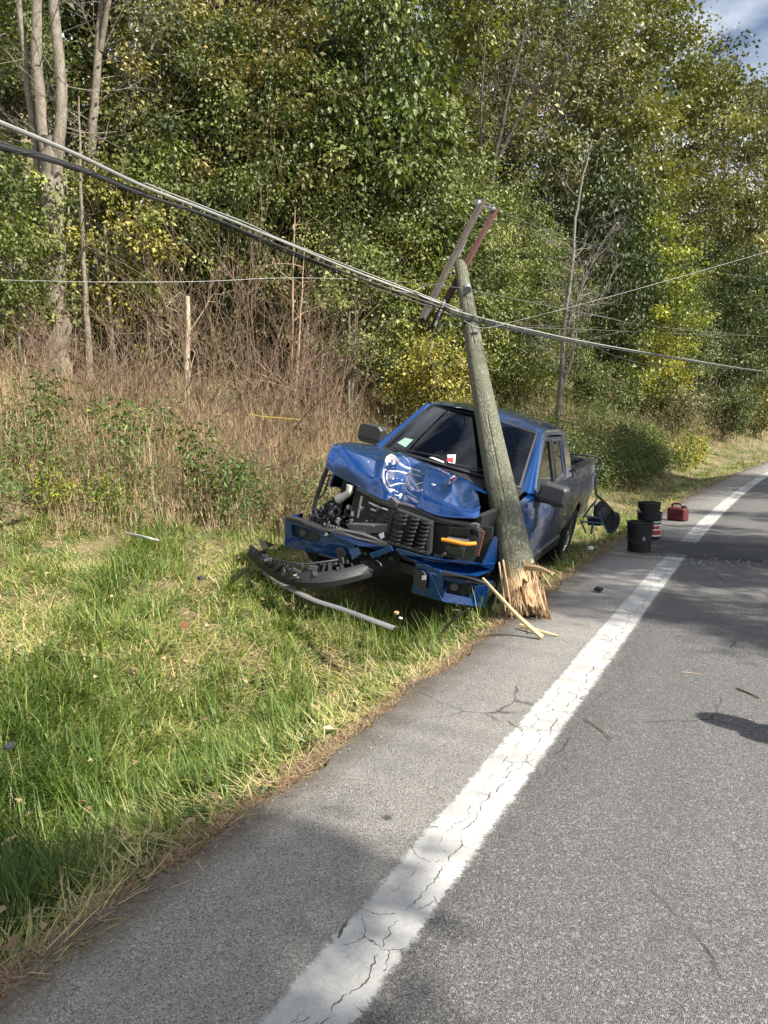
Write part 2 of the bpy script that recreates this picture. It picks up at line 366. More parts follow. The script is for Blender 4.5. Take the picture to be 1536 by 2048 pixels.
# ------------------------------------------------------------------ foliage kit
def leaves_vf(P, D, N, L, W, fold=.25):
    """one folded two-triangle leaf per row"""
    n = len(P); D = D / (np.linalg.norm(D, axis=1, keepdims=True) + 1e-9)
    S = np.cross(D, N); S /= np.linalg.norm(S, axis=1, keepdims=True) + 1e-9; N = np.cross(S, D)
    L = np.broadcast_to(L, (n,))[:, None]; W = np.broadcast_to(W, (n,))[:, None]
    mid = P + D * L * .45 + N * W * fold
    V = np.stack([P, mid + S * W * .5, P + D * L, mid - S * W * .5], 1).reshape(-1, 3)
    b = np.arange(n) * 4; F = np.stack([np.stack([b, b+1, b+2], 1), np.stack([b, b+2, b+3], 1)], 1).reshape(-1, 3)
    return V, F
def clump_leaves(rng, C, rad, per, L, aspect=.62, flat=.6, droop=.5, tbase=None):
    k = len(C); idx = np.repeat(np.arange(k), per); n = len(idx)
    o = rng.standard_normal((n, 3)) * .48; o[:, 2] *= flat
    P = C[idx] + o * np.broadcast_to(rad, (k,))[idx][:, None]
    D = o * np.array([1, 1, .3]) + rng.standard_normal((n, 3)) * .45; D[:, 2] -= droop
    N = rng.standard_normal((n, 3)) * .6 + np.array([.62, -.15, .75])
    l = L * (.6 + .7 * rng.random(n)); V, F = leaves_vf(P, D, N, l, l * aspect * (.75 + .5 * rng.random(n)))
    tb = rng.random(k) if tbase is None else tbase
    tint = np.clip(tb[idx] * .78 + rng.random(n) * .22, 0, 1)
    return V, F, np.repeat(tint, 2)
def blades_vf(P, az, h, w, th0, bend):
    """curved three-segment grass blade per row (7 points, 5 triangles)"""
    n = len(P); d = np.stack([np.cos(az), np.sin(az), np.zeros(n)], 1); s = np.stack([-np.sin(az), np.cos(az), np.zeros(n)], 1)
    pts = [P]; th = th0.copy(); z = np.array([0, 0, 1.0])
    for k in range(3):
        pts.append(pts[-1] + (d * np.sin(th)[:, None] + z * np.cos(th)[:, None]) * (h / 3)[:, None]); th = th + bend
    w = w[:, None] * .5
    V = np.stack([pts[0]-s*w, pts[0]+s*w, pts[1]-s*w*.9, pts[1]+s*w*.9, pts[2]-s*w*.62, pts[2]+s*w*.62, pts[3]], 1).reshape(-1, 3)
    b = np.arange(n) * 7
    F = np.stack([np.stack(q, 1) for q in ((b, b+1, b+3), (b, b+3, b+2), (b+2, b+3, b+5), (b+2, b+5, b+4), (b+4, b+5, b+6))], 1).reshape(-1, 3)
    return V, F
G_STOPS = [(0, (.020, .029, .009)), (.3, (.068, .082, .024)), (.65, (.142, .152, .050)), (.9, (.25, .243, .095)), (1, (.30, .24, .10))]
M_LEAF = leaf_mat('tree_leaves', G_STOPS)
M_WEED = leaf_mat('weed_leaves', [(0, (.03, .06, .012)), (.5, (.08, .13, .03)), (.85, (.16, .19, .06)), (1, (.26, .22, .10))], .3)
M_GRASS = leaf_mat('grass_blades', [(0, (.035, .070, .010)), (.34, (.120, .182, .032)), (.54, (.25, .28, .066)), (.74, (.46, .40, .17)), (1, (.60, .50, .28))], .28, .5)
M_DRY = leaf_mat('dry_stalks', [(0, (.10, .062, .038)), (.3, (.24, .155, .10)), (.6, (.38, .27, .16)), (.9, (.52, .41, .25)), (1, (.13, .14, .04))], .15, .7)
def bark(name, a, b, scale=6, stretch=.25):
    t = NT(name); c = t.mapping(t.coord(), (1, 1, stretch)); n = t.noise(c, scale * 4, 6, .65); v = t.noise(c, scale, 4, .6)
    k = t.mix(t.ramp(n, [(.3, 0), (.7, 1)]), a, b); k = t.mix(t.ramp(v, [(.45, 0), (.7, .6)]), k, tuple(x * .55 for x in a))
    t.pbr(k, .9, 0, t.bump(n, .8, .02)); return t.m
M_BARK_PALE = bark('pale_bark', (.085, .068, .05), (.37, .32, .245), 13, .45); M_BARK_DARK = bark('dark_bark', (.05, .042, .034), (.14, .115, .09))
M_BARK_TWIG = bark('twig_bark', (.14, .09, .058), (.36, .25, .165), 30); M_BARK_GREY = bark('grey_bark', (.15, .13, .11), (.34, .31, .26))

class TubeBag:
    def __init__(s): s.V = []; s.F = []; s.n = 0
    def add(s, path, r0, r1, n=5):
        m = len(path); V, F = tube_vf(path, np.linspace(r0, r1, m), n, False); s.V.append(V); s.F.append(np.array(F) + s.n); s.n += len(V)
    def mesh(s, name, mat): return np_mesh(name, np.concatenate(s.V), np.concatenate(s.F), mat, smooth=True)
def arc(rng, a, b, sag=.0, wob=.05, n=5):
    t = np.linspace(0, 1, n)[:, None]; P = np.asarray(a) * (1 - t) + np.asarray(b) * t
    P[:, 2:] += sag * 4 * t * (1 - t); L = np.linalg.norm(np.asarray(b) - a)
    w = rng.standard_normal((n, 3)) * wob * L; w[0] = 0; w[-1] = 0
    return P + w
def branchy(rng, bag, base, dirn, L, r, depth, tips, spread=.7, nside=5, kids=4, upb=.25):
    d = np.asarray(dirn, float); d /= np.linalg.norm(d); n = 6; pts = [np.asarray(base, float)]
    for k in range(n - 1):
        d = d + rng.standard_normal(3) * .13 + np.array([0, 0, upb * .12]); d /= np.linalg.norm(d); pts.append(pts[-1] + d * L / (n - 1))
    pts = np.array(pts); bag.add(pts, r, r * .35, nside)
    tips.append(pts[-1])
    if depth > 0:
        for k in range(kids):
            i = rng.integers(1, n); q = rng.standard_normal(3); q -= d * (q @ d); q /= np.linalg.norm(q) + 1e-9
            branchy(rng, bag, pts[i], d * (1 - spread * .5) + q * spread + np.array([0, 0, upb]), L * (.45 + .25 * rng.random()), r * (.55 - .07 * i) + .002, depth - 1, tips, spread, max(3, nside - 1), kids, upb)
def tree(name, seed, h, cb, rad, nclump, per, leaf, tr, bark_m, shape=1.0, flat=.6, droop=.5, lean=(0, 0), clump=.62, limbs=True):
    """a tapered trunk with limbs and an open crown of leaf clumps; parts: trunk, crown"""
    rng = np.random.default_rng(seed); root = empty(name)
    bag = TubeBag(); n = 9; t = np.linspace(0, 1, n)[:, None]
    tp = np.concatenate([lean[0] * h * t**1.3 + .02*h*np.sin(t*5+seed), lean[1] * h * t**1.3 + .02*h*np.cos(t*4+seed), h * .93 * t], 1); tp -= tp[0] + np.array([0, 0, .25])
    bag.add(tp, tr * 1.15, tr * .16, 9)
    C = []
    while len(C) < nclump:
        q = rng.standard_normal(3); q /= np.linalg.norm(q); rr = (.42 + .6 * rng.random() ** .7)
        zc = (cb + h) / 2; q = q * rr; w = 1.0 - .35 * max(0, q[2]) * shape
        C.append((q[0] * rad * w, q[1] * rad * w, zc + q[2] * (h - cb) / 2))
    C = np.array(C); C += (rng.random(3) - .5) * .2
    ax = np.stack([np.interp(C[:, 2], tp[:, 2], tp[:, 0]), np.interp(C[:, 2], tp[:, 2], tp[:, 1])], 1); C[:, :2] += ax
    for i, cpt in enumerate(C):
        if limbs and (i % 2 == 0):
            z0 = max(cb * .75, cpt[2] - rad * (.5 + .5 * rng.random())); z0 = min(z0, h * .88)
            a = np.array([np.interp(z0, tp[:, 2], tp[:, 0]), np.interp(z0, tp[:, 2], tp[:, 1]), z0]); L = np.linalg.norm(cpt - a)
            bag.add(arc(rng, a, cpt, .08 * L, .04), max(.008, tr * .26 * (1 - z0 / h) + .006), .004, 4)
    link('trunk', bag.mesh('trunk', bark_m), root)
    tb = np.clip(.44 + .24 * rng.standard_normal(len(C)), 0, 1)
    V, F, ti = clump_leaves(rng, C, clump * (.5 + .9 * rng.random(len(C))), per, leaf, flat=flat, droop=droop, tbase=tb)
    link('crown', np_mesh('crown', V, F, M_LEAF, ti), root)
    return root
def kids(o): return [c for c in o.children]
def dup(root, loc, rz=0, sc=1.0, label=None, cat=None, group=None, color=None):
    r = root.copy(); COL.objects.link(r); place(r, loc, rz, sc, label, cat, group)
    for ch in list(root.children):
        c = ch.copy(); COL.objects.link(c); c.parent = r
        for g in list(ch.children):
            d = g.copy(); COL.objects.link(d); d.parent = c
        if color is not None and ch.name.split('.')[0] in ('crown', 'foliage'): c.color = (*color, 1)
    return r
def place(r, loc, rz, sc, label, cat=None, group=None, color=None):
    r.location = loc; r.rotation_euler = (0, 0, rz); r.scale = (sc, sc, sc) if np.isscalar(sc) else sc
    setp(r, label, cat, group)
    if color is not None:
        for ch in r.children:
            if ch.name.split('.')[0] in ('crown', 'foliage'): ch.color = (*color, 1)
    return r

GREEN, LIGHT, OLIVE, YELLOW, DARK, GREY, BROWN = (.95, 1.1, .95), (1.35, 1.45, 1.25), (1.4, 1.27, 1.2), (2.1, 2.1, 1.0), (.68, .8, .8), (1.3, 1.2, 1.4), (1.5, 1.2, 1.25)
proto = {}
# kinds of tree, each built once: (height, crown base, crown radius, clumps, leaves per clump, leaf, trunk radius)
proto['wall'] = lambda: tree('leafy_tree', 11, 9.0, .5, 2.5, 145, 140, .12, .10, M_BARK_GREY, clump=.58)
proto['wall_b'] = lambda: tree('leafy_tree', 12, 8.0, .4, 2.3, 150, 185, .088, .09, M_BARK_GREY, droop=.8, flat=.8, clump=.55)
proto['vine'] = lambda: tree('vine_hung_tree', 13, 10.5, 1.2, 2.4, 135, 110, .175, .13, M_BARK_DARK, flat=1.25, droop=1.1)
proto['tall'] = lambda: tree('tall_tree', 14, 18.0, 5.0, 3.6, 190, 110, .19, .22, M_BARK_PALE, clump=.75)
proto['tall_b'] = lambda: tree('tall_tree', 15, 20.0, 4.0, 4.0, 210, 120, .18, .25, M_BARK_GREY, clump=.8)
proto['sap'] = lambda: tree('sapling', 16, 4.6, .9, 1.25, 75, 85, .10, .03, M_BARK_GREY, clump=.42)
proto['shrub'] = lambda: tree('leafy_shrub', 17, 2.6, .1, 1.25, 75, 90, .09, .025, M_BARK_TWIG, clump=.38, flat=.8)
proto['slim'] = lambda: tree('slender_tree', 18, 8.5, 3.6, 1.5, 110, 95, .11, .055, M_BARK_PALE, clump=.5)
proto['high'] = lambda: tree('high_crowned_tree', 19, 9.9, 8.7, .75, 40, 120, .13, .05, M_BARK_GREY, clump=.3)
made = {}
def put(kind, px, d, label, rz=0, sc=1.0, color=GREEN, cat='tree', group='trees of the roadside wood', dz=0.0, xy=None):
    x, y = xy if xy else colpos(px, d)
    loc = (x, y, tz(x, y) + dz)
    if kind not in made: made[kind] = proto[kind](); return place(made[kind], loc, rz, sc, label, cat, group, color)
    return dup(made[kind], loc, rz, sc, label, cat, group, color)
# ------------------------------------------------------------------ the wood along the left of the road
put('wall', 352, 18.5, 'broad leafy tree behind the broken pale snag at the left of the brown thicket', .3, 1.0, OLIVE)
put('wall_b', 455, 18.0, 'green leafy tree rising straight behind the brown thicket, under the sagging cables', 1.2, 1.05, GREEN)
put('wall', 560, 18.8, 'olive tree with browning top behind the two slender pale stems', 2.2, 1.1, BROWN)
put('wall_b', 655, 18.6, 'green leafy tree between the thicket and the truck, crossed by the cables', 4.0, 1.0, LIGHT)
put('vine', 745, 19.5, 'dense dark tree hung with vines, left of the crossarms', .8, 1.0, GREEN)
put('wall', 835, 20.0, 'green tree directly behind the top of the leaning pole', 5.1, .92, LIGHT)
put('wall_b', 925, 21.5, 'bright green leafy tree to the right of the crossarms', 2.9, .84, LIGHT)
put('wall', 1010, 24.0, 'full green tree above the truck cab, left of the thin bare tree', 3.6, .82, LIGHT)
put('wall_b', 1075, 26.5, 'grey-green tree just behind the thin bare tree', .4, .82, GREEN)
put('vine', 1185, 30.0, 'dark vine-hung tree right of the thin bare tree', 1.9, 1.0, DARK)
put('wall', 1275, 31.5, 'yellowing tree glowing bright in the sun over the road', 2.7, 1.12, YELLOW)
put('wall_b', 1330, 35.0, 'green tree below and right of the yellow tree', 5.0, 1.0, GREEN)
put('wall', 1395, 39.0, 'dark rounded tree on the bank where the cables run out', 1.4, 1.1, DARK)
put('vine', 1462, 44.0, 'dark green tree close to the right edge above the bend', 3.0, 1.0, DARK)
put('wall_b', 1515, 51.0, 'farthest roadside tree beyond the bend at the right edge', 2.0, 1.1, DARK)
G2 = 'tall trees standing deeper in the wood'
put('tall', 470, 25.0, 'tall tree of brown and olive leaves over the thicket', .5, .95, BROWN, group=G2)
put('tall_b', 610, 26.0, 'tall olive tree at the top of the frame left of centre', 1.5, .95, OLIVE, group=G2)
put('tall', 745, 26.5, 'tall yellow-green tree with large leaves at the top of the frame', 2.5, 1.0, (1.7, 1.65, .9), group=G2)
put('tall_b', 860, 28.0, 'tall tree with dark forked limbs above the crossarms', 3.5, .95, OLIVE, group=G2)
put('tall', 975, 30.0, 'tall thin-leaved tree with dark bare limbs right of the pole', 4.5, 1.0, GREY, group=G2)
put('tall_b', 1085, 34.0, 'tall grey-green tree with sky showing between its limbs', 5.5, 1.0, GREY, group=G2)
put('tall', 1185, 37.0, 'tall brown-tinged tree behind the yellow tree', .9, 1.1, OLIVE, group=G2)
put('tall_b', 1285, 43.0, 'largest tree, olive gold crown standing against the sky', 1.9, 1.25, (1.35, 1.25, 1.0), group=G2)
put('tall', 1385, 49.0, 'tall olive tree forming the right shoulder of the skyline', 2.9, 1.28, OLIVE, group=G2)
put('tall_b', 1475, 60.0, 'tall grey-green tree at the right edge below the sky', 3.9, 1.26, GREY, group=G2)
put('tall', 1545, 66.0, 'far tall tree cut by the right edge of the frame', 4.4, 1.0, GREY, group=G2)
put('tall', 300, 26.0, 'tall green tree behind the pale slanting trunk', 5.2, 1.0, GREEN, group=G2)
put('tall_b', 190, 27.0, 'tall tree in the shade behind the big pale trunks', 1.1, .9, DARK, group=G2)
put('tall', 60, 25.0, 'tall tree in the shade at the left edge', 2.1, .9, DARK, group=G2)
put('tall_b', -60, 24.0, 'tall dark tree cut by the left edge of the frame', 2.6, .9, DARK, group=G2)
G3 = 'saplings and shrubs at the edge of the wood'
put('sap', 240, 15.6, 'light green sapling hiding the foot of the big pale trunks', .2, 1.0, (2.1, 1.75, 1.0), 'sapling', G3)
put('sap', 62, 14.0, 'light green sapling left of the big pale trunks', 1.8, .8, LIGHT, 'sapling', G3)
put('sap', 10, 12.8, 'leafy sapling at the left edge below the cables', 2.8, .9, LIGHT, 'sapling', G3)
put('sap', 310, 16.5, 'drooping green sapling right of the slanting trunk', 3.8, 1.15, LIGHT, 'sapling', G3)
put('slim', 30, 16.5, 'slender tree with drooping leaves in the upper left corner', .8, 1.0, LIGHT, 'tree', G3)
put('slim', 395, 19.0, 'slender leafy tree over the broken pale snag', 2.8, 1.0, LIGHT, 'tree', G3)
put('sap', 700, 16.8, 'green sapling behind the truck windscreen, left of the pole', 5.0, .95, LIGHT, 'sapling', G3)
put('sap', 800, 18.0, 'green sapling behind the truck roof', 1.1, 1.0, (1.7, 1.6, 1.0), 'sapling', G3)
put('shrub', 850, 17.2, 'low light shrub seen just above the truck roof left of the pole', .4, .95, (1.9, 1.6, .9), 'shrub', G3)
put('shrub', 1030, 22.5, 'green shrub above the rear of the truck cab', 2.4, 1.0, LIGHT, 'shrub', G3)
put('sap', 955, 21.5, 'green sapling right behind the leaning pole', .7, 1.05, LIGHT, 'sapling', G3)
put('shrub', 1215, 27.5, 'dull green shrub under the dark vine-hung tree', 4.4, 1.1, GREEN, 'shrub', G3)
put('sap', 1310, 31.0, 'bright yellow-green sapling under the cables at the right', 3.3, .95, (2.5, 2.1, 1.0), 'sapling', G3)
put('shrub', 1345, 30.5, 'greyish shrub on the bank at the right, below the yellow-green sapling', 5.4, 1.0, GREY, 'shrub', G3)
put('shrub', 1440, 36.0, 'dark shrub on the bank near the bend', .4, 1.2, DARK, 'shrub', G3)
put('shrub', 1505, 42.0, 'olive shrub on the bank at the right edge', 1.4, 1.3, OLIVE, 'shrub', G3)
# trees across the road, behind the photographer's right shoulder: they throw the shade on the road
G4 = 'trees across the road'
def over(kind, x, y, rz, sc, label): put(kind, 0, 0, label, rz, sc, GREEN, 'tree', G4, xy=(x, y))
over('wall', 8.3, 8.8, .4, (.75, .80, 1.60), 'tree across the road whose shade lies on the buckets')
over('wall', 9.9, 9.8, 2.0, (.70, .50, 1.75), 'second tree across the road whose shade lies on the buckets')
over('wall_b', 8.6, 20.4, .7, (1.3, 1.3, 2.3), 'second tree across the road shading the far bank')
over('wall_b', 10.0, 18.4, 1.9, (1.4, 1.3, 2.3), 'tree across the road shading the far bank')
over('slim', 9.0, 6.0, 3.9, (.55, .6, 1.42), 'slim tree across the road streaking the asphalt with shade')
over('slim', 10.5, 13.2, .9, (.6, .5, 1.4), 'slim tree across the road beyond the buckets')
over('high', 7.75, 1.1, 2.2, 1.0, 'high crowned tree across the road shading the near verge')
over('tall', 24.0, 34.0, 2.2, .9, 'tall tree across the road near the bend')

# bare trunks of the left corner
def stems(name, loc, paths, bark_m, label, cat, group=None, twigs=0, seed=1, tl=1.6, kidn=3, nside=10, ivy=None):
    root = empty(name, loc); rng = np.random.default_rng(seed); bag = TubeBag(); tw = TubeBag(); tips = []
    for pts, r0, r1 in paths:
        P = spline(pts, 6); P = P + rng.standard_normal(P.shape) * r0 * .10; bag.add(P, r0, r1, nside)
        for k in range(twigs):
            i = rng.integers(len(P) // 4, len(P) - 1); q = rng.standard_normal(3); q[2] = abs(q[2]) * .6 + .15
            branchy(rng, tw, P[i], q, tl * (.5 + .8 * rng.random()), .009 + .006 * rng.random(), 2, tips, .75, 4, kidn, .15)
    link('trunk', bag.mesh('trunk', bark_m), root)
    if tw.V: setp(link('branch', tw.mesh('branch', bark_m), root), kind='stuff')
    if ivy:
        zs = rng.uniform(ivy[0], ivy[1], ivy[2]); P0 = spline(paths[0][0], 6); aa = rng.uniform(0, 6.283, ivy[2])
        C = np.stack([np.interp(zs, P0[:, 2], P0[:, 0]) + ivy[3] * np.cos(aa), np.interp(zs, P0[:, 2], P0[:, 1]) + ivy[3] * np.sin(aa), zs], 1)
        V, F, ti = clump_leaves(rng, C, .22, 34, .11, .6, 1.0, .6); c = link('foliage', np_mesh('foliage', V, F, M_LEAF, ti), root); c.color = (1.3, 1.4, 1, 1)
    setp(root, label, cat, group); return root
def gp(px, d, dz=0): x, y = colpos(px, d); return (x, y, tz(x, y) - .15 + dz)
GT = 'bare pale trunks at the edge of the wood'
stems('sycamore_tree', gp(128, 14.8), [([(0,0,0),(.02,0,2.2),(.10,.05,4.0),(.13,.05,4.75)], .27, .18), ([(.04,0,3.9),(-.02,-.05,6.2),(.12,0,8),(.2,.1,11)], .115, .08),
    ([(.16,.05,3.9),(.42,.1,5.4),(.36,.1,7),(.32,.1,11)], .115, .085), ([(-.22,0,3.6),(-.3,-.1,6),(-.46,-.1,8.5),(-.5,0,10.5)], .07, .045)],
    M_BARK_PALE, 'big pale trunk dividing into three stems at the upper left', 'tree', GT, 8, 3, 2.4, ivy=(1.2, 4.2, 42, .30))
stems('slanting_tree', gp(196, 16.2), [([(0,0,0),(.10,0,3),(.42,0,5.2),(.62,.1,7),(.95,.1,9.5)], .13, .055), ([(.6,.1,6.6),(1.1,.1,8),(1.5,.1,9.6)], .06, .03)],
    M_BARK_PALE, 'pale trunk leaning right beside the big divided trunk, many bare twigs', 'tree', GT, 22, 5, 2.6, 4)
stems('white_barked_tree', gp(300, 22.0), [([(0,0,0),(.02,0,5),(.08,0,9),(.10,0,13)], .19, .10)], bark('white_bark', (.45, .43, .39), (.75, .73, .68)), 'white barked trunk at the top left behind the twigs', 'tree', GT, 6, 6, 2.5)
stems('slender_tree', gp(188, 14.9), [([(0,0,0),(.03,0,1.5),(.02,0,3.2),(.12,0,5.6)], .085, .015)], M_BARK_PALE, 'short thick-barked stem right of the big pale trunk foot', 'tree', GT, 2, 7)
stems('slender_tree', gp(160, 15.2), [([(0,0,0),(.0,0,1.5),(.05,0,3.6),(.0,0,5.8)], .075, .015)], M_BARK_GREY, 'grey stem close against the big pale trunk foot', 'tree', GT, 2, 8)
stems('slender_tree', gp(240, 15.2), [([(0,0,0),(-.05,0,1.2),(-.12,0,3.4)], .045, .025)], M_BARK_PALE, 'thin pale stem between the big trunks and the broken snag', 'tree', GT, 3, 9)
stems('broken_snag', gp(378, 14.2), [([(0,0,0),(.02,0,.9),(.08,0,1.7),(.10,.02,2.55)], .065, .045)], bark('snag_wood', (.36, .28, .18), (.62, .52, .38)), 'pale dead snag broken off at the top, in front of the thicket', 'dead tree', GT, 4, 10, 1.1)
stems('twin_stem_tree', gp(583, 15.2), [([(0,0,0),(.04,0,1.0),(.10,0,2.4),(.12,0,3.4),(.2,0,4.6)], .048, .007), ([(.02,0,0),(.16,0,1.2),(.30,0,2.6),(.42,0,3.9)], .042, .006)], bark('tan_bark', (.34, .22, .13), (.56, .41, .27)), 'two slender tan stems rising from one foot, left of the truck', 'tree', GT, 4, 11, 1.2)
stems('dead_sapling', gp(700, 16.4), [([(0,0,0),(-.02,0,1.4),(.02,0,2.9)], .035, .015)], M_BARK_PALE, 'thin pale dead sapling above the truck mirror', 'dead tree', GT, 3, 12, .9)
stems('thin_bare_tree', gp(1110, 21.5), [([(0,0,0),(.10,0,1.6),(.14,0,3.2),(.32,0,5.2),(.40,0,6.6),(.75,0,8.4)], .10, .02), ([(.16,0,3.0),(.5,.1,4.2),(1.1,.1,5.6)], .05, .015), ([(.12,0,1.5),(.42,0,2.5),(.55,0,3.6)], .05, .015)],
    M_BARK_GREY, 'thin grey tree with bare branches standing behind the truck bed', 'tree', GT, 15, 13, 1.7)
stems('dark_limbed_tree', gp(965, 24.3), [([(0,0,0),(.0,0,4),(.15,0,7),(.5,.1,9),(1.1,.2,11.5)], .15, .025), ([(.2,0,7.4),(1.2,.2,9.2),(2.4,.3,10.3)], .07, .012), ([(.1,0,6.4),(-.3,.1,8.6),(-.2,.1,11.5)], .07, .014)],
    M_BARK_DARK, 'dark forked tree showing black limbs above the crossarms', 'tree', GT, 11, 14, 2.6)
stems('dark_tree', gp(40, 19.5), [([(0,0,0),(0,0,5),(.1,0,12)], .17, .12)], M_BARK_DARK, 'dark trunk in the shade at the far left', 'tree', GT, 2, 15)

# bare brown shrubs of the thicket
def bare_shrub(seed, h, n, spread, r=.011):
    rng = np.random.default_rng(seed); root = empty('bare_shrub'); bag = TubeBag(); tips = []
    for k in range(n):
        a = rng.random() * 6.283; b = np.array([math.cos(a) * .25 * rng.random(), math.sin(a) * .25 * rng.random(), -.05])
        branchy(rng, bag, b, (math.cos(a) * spread * rng.random(), math.sin(a) * spread * rng.random(), 1), h * (.55 + .4 * rng.random()), r * (.7 + .6 * rng.random()), 2, tips, .75, 4, 3, .3)
    link('branch', bag.mesh('branch', M_BARK_TWIG), root); return root
BS = [bare_shrub(31, 3.2, 12, .55, .013), bare_shrub(32, 2.5, 13, .85, .012), bare_shrub(33, 1.7, 12, .8, .009)]
used = set()
def shrub(k, px, d, label, rz, sc=1.0):
    x, y = colpos(px, d); loc = (x, y, tz(x, y)); g = 'bare brown shrubs of the thicket'
    if k not in used: used.add(k); place(BS[k], loc, rz, sc, label, 'bare shrub', g)
    else: dup(BS[k], loc, rz, sc, label, 'bare shrub', g)
shrub(0, 335, 15.6, 'tall bare shrub left of the broken snag', .1, 1.05)
shrub(0, 430, 15.2, 'tall bare shrub just right of the broken snag', 1.3, 1.12)
shrub(0, 500, 15.9, 'tallest bare shrub in the middle of the thicket', 2.9, 1.2)
shrub(0, 560, 15.0, 'reddish bare shrub left of the two tan stems', 4.1, 1.0)
shrub(0, 640, 15.8, 'bare shrub right of the two tan stems', 5.3, 1.1)
shrub(1, 300, 14.2, 'spreading bare shrub under the light green saplings', .4, 1.0)
shrub(1, 410, 13.8, 'low spreading bare shrub in front of the snag', 2.0, 1.0)
shrub(1, 530, 13.6, 'spreading bare shrub in front of the tan stems', 3.1, 1.0)
shrub(1, 620, 14.2, 'spreading bare shrub above the truck hood', 4.3, 1.0)
shrub(1, 690, 15.0, 'thin bare shrub above the far door mirror', 5.7, .9)
shrub(2, 490, 10.6, 'dark bare shrub standing alone left of the truck', .9, 1.0)
shrub(2, 545, 9.9, 'dark bare shrub just above the torn left bumper end', 4.4, .8)
shrub(2, 385, 12.2, 'small bare shrub beside the goldenrod', 5.2, 1.1)
shrub(2, 260, 12.4, 'small bare shrub behind the tall leafy weeds', 3.9, 1.2)
shrub(1, 120, 13.4, 'bare shrub left of the big pale trunk foot', 5.0, .8)
shrub(2, 180, 12.6, 'low bare shrub below the big pale trunks', 2.3, 1.1)
shrub(2, 60, 12.4, 'low bare shrub at the left edge', 3.3, 1.1)
shrub(1, 1395, 27.5, 'twiggy shrub on the sunlit bank at the right', 1.0, .8)
shrub(2, 1250, 24.0, 'small twiggy shrub on the bank behind the buckets', 2.0, 1.0)

# undergrowth and far wood: uncountable leaf masses
rng = np.random.default_rng(41)
def fill(name, label, cat, n, xf, hgt, rad, per, L, tb, kindcol=(1, 1, 1), seed=1, mat=None, flat=.8):
    r = np.random.default_rng(seed); X, Y = xf(r, n); Z = terrain(X, Y) + hgt(r, n, X, Y)
    C = np.stack([X, Y, Z], 1); V, F, ti = clump_leaves(r, C, rad(r, n), per, L, flat=flat, tbase=np.clip(tb + .22 * r.standard_normal(n), 0, 1))
    o = link(name, np_mesh(name, V, F, mat or M_LEAF, ti)); o.color = (*kindcol, 1)
    return setp(o, label, cat, kind='stuff')
def deep(r, n):
    Y = r.uniform(-2, 95, n); s = r.uniform(17, 34, n) + np.where(Y > 50, -6, 0); return edge(Y) - s, Y
fill('far_woods', 'dim mass of leaves deep in the wood', 'woods', 1500, deep, lambda r, n, X, Y: r.uniform(.3, 13, n), lambda r, n: r.uniform(.8, 1.5, n), 60, .24, .3, (.75, .8, .75), 42)
def fringe(r, n):
    Y = r.uniform(3, 62, n); base = np.interp(Y, [3, 8, 14, 20, 28, 62], [12, 11.5, 9.5, 7.2, 6.2, 5.8]); return edge(Y) - base - r.exponential(1.6, n), Y
fill('undergrowth', 'leafy undergrowth along the foot of the wood', 'undergrowth', 620, fringe, lambda r, n, X, Y: r.uniform(.1, 1.5, n), lambda r, n: r.uniform(.28, .55, n), 75, .085, .5, (1.5, 1.35, 1.0), 43)
def behind(r, n):
    Y = r.uniform(60, 120, n); return edge(Y) - r.uniform(2.5, 26, n), Y
fill('distant_woods', 'distant wood closing the view beyond the bend', 'woods', 900, behind, lambda r, n, X, Y: r.uniform(.5, 15, n), lambda r, n: r.uniform(1.0, 1.9, n), 55, .34, .4, (.9, .95, .9), 44)

# ------------------------------------------------------------------ verge: dry weeds, green weeds, grass
TR_M = Matrix.Translation((-3.2118, 5.2043, -.1844)) @ Matrix.Rotation(.07666, 4, 'Z') @ Matrix.Rotation(.24121, 4, 'Y')
TR_I = np.array(TR_M.inverted())
def under_truck(X, Y, Z, m=0.0, y0=.25):
    q = np.stack([X, Y, Z, np.ones_like(X)], 1) @ TR_I.T
    return (np.abs(q[:, 0]) < 1.0 + m) & (q[:, 1] > y0 - m) & (q[:, 1] < 5.85 + m)
def sbound(Y): return np.interp(Y, [0, 4.5, 6.0, 6.8, 8, 11.5, 13, 15, 17.5, 22, 26, 40, 90], [6.0, 5.4, 4.5, 3.6, 2.75, 2.7, 2.9, 2.3, 1.35, 1.5, 2.5, 2.4, 2.2])
def polar(r, n, d0, d1, p0=-250, p1=1640):
    d = np.exp(r.uniform(np.log(d0), np.log(d1), n)); px = r.uniform(p0, p1, n); k = (px - 768) / FPX
    return d * (-math.sin(YAW) + RT[0] * k), d * (math.cos(YAW) + RT[1] * k)
def nfield(X, Y, f, ph): return .5 + .25 * (np.sin(X*f + ph) * np.cos(Y*f*1.13 + ph*1.7) + np.sin(X*f*2.3 + Y*f*1.9 + ph*2.1)) 

r = np.random.default_rng(51)
X, Y = polar(r, 85000, 5.5, 46); s = edge(Y) - X; sb = sbound(Y)
lim = np.interp(Y, [2, 8, 14, 20, 28, 60], [12.5, 12.5, 11, 8.2, 7.2, 7]); k = (s > sb + .25 * r.standard_normal(len(X))) & (s < lim) ; X, Y, s, sb = X[k], Y[k], s[k], sb[k]
Z = terrain(X, Y); k = ~under_truck(X, Y, Z, .08); X, Y, Z, s, sb = X[k], Y[k], Z[k], s[k], sb[k]
k = (nfield(X, Y, 1.1, .3) + .35 * r.random(len(X)) > .38) & (r.random(len(X)) < np.interp(s - np.interp(Y, [8, 14, 20], [8.2, 7.5, 6]), [0, 2.5], [1, .25])); X, Y, Z, s, sb = X[k], Y[k], Z[k], s[k], sb[k]
n = len(X); P = np.stack([X, Y, Z - .02], 1); ramp_in = np.clip((s - sb) / 1.0, .45, 1)
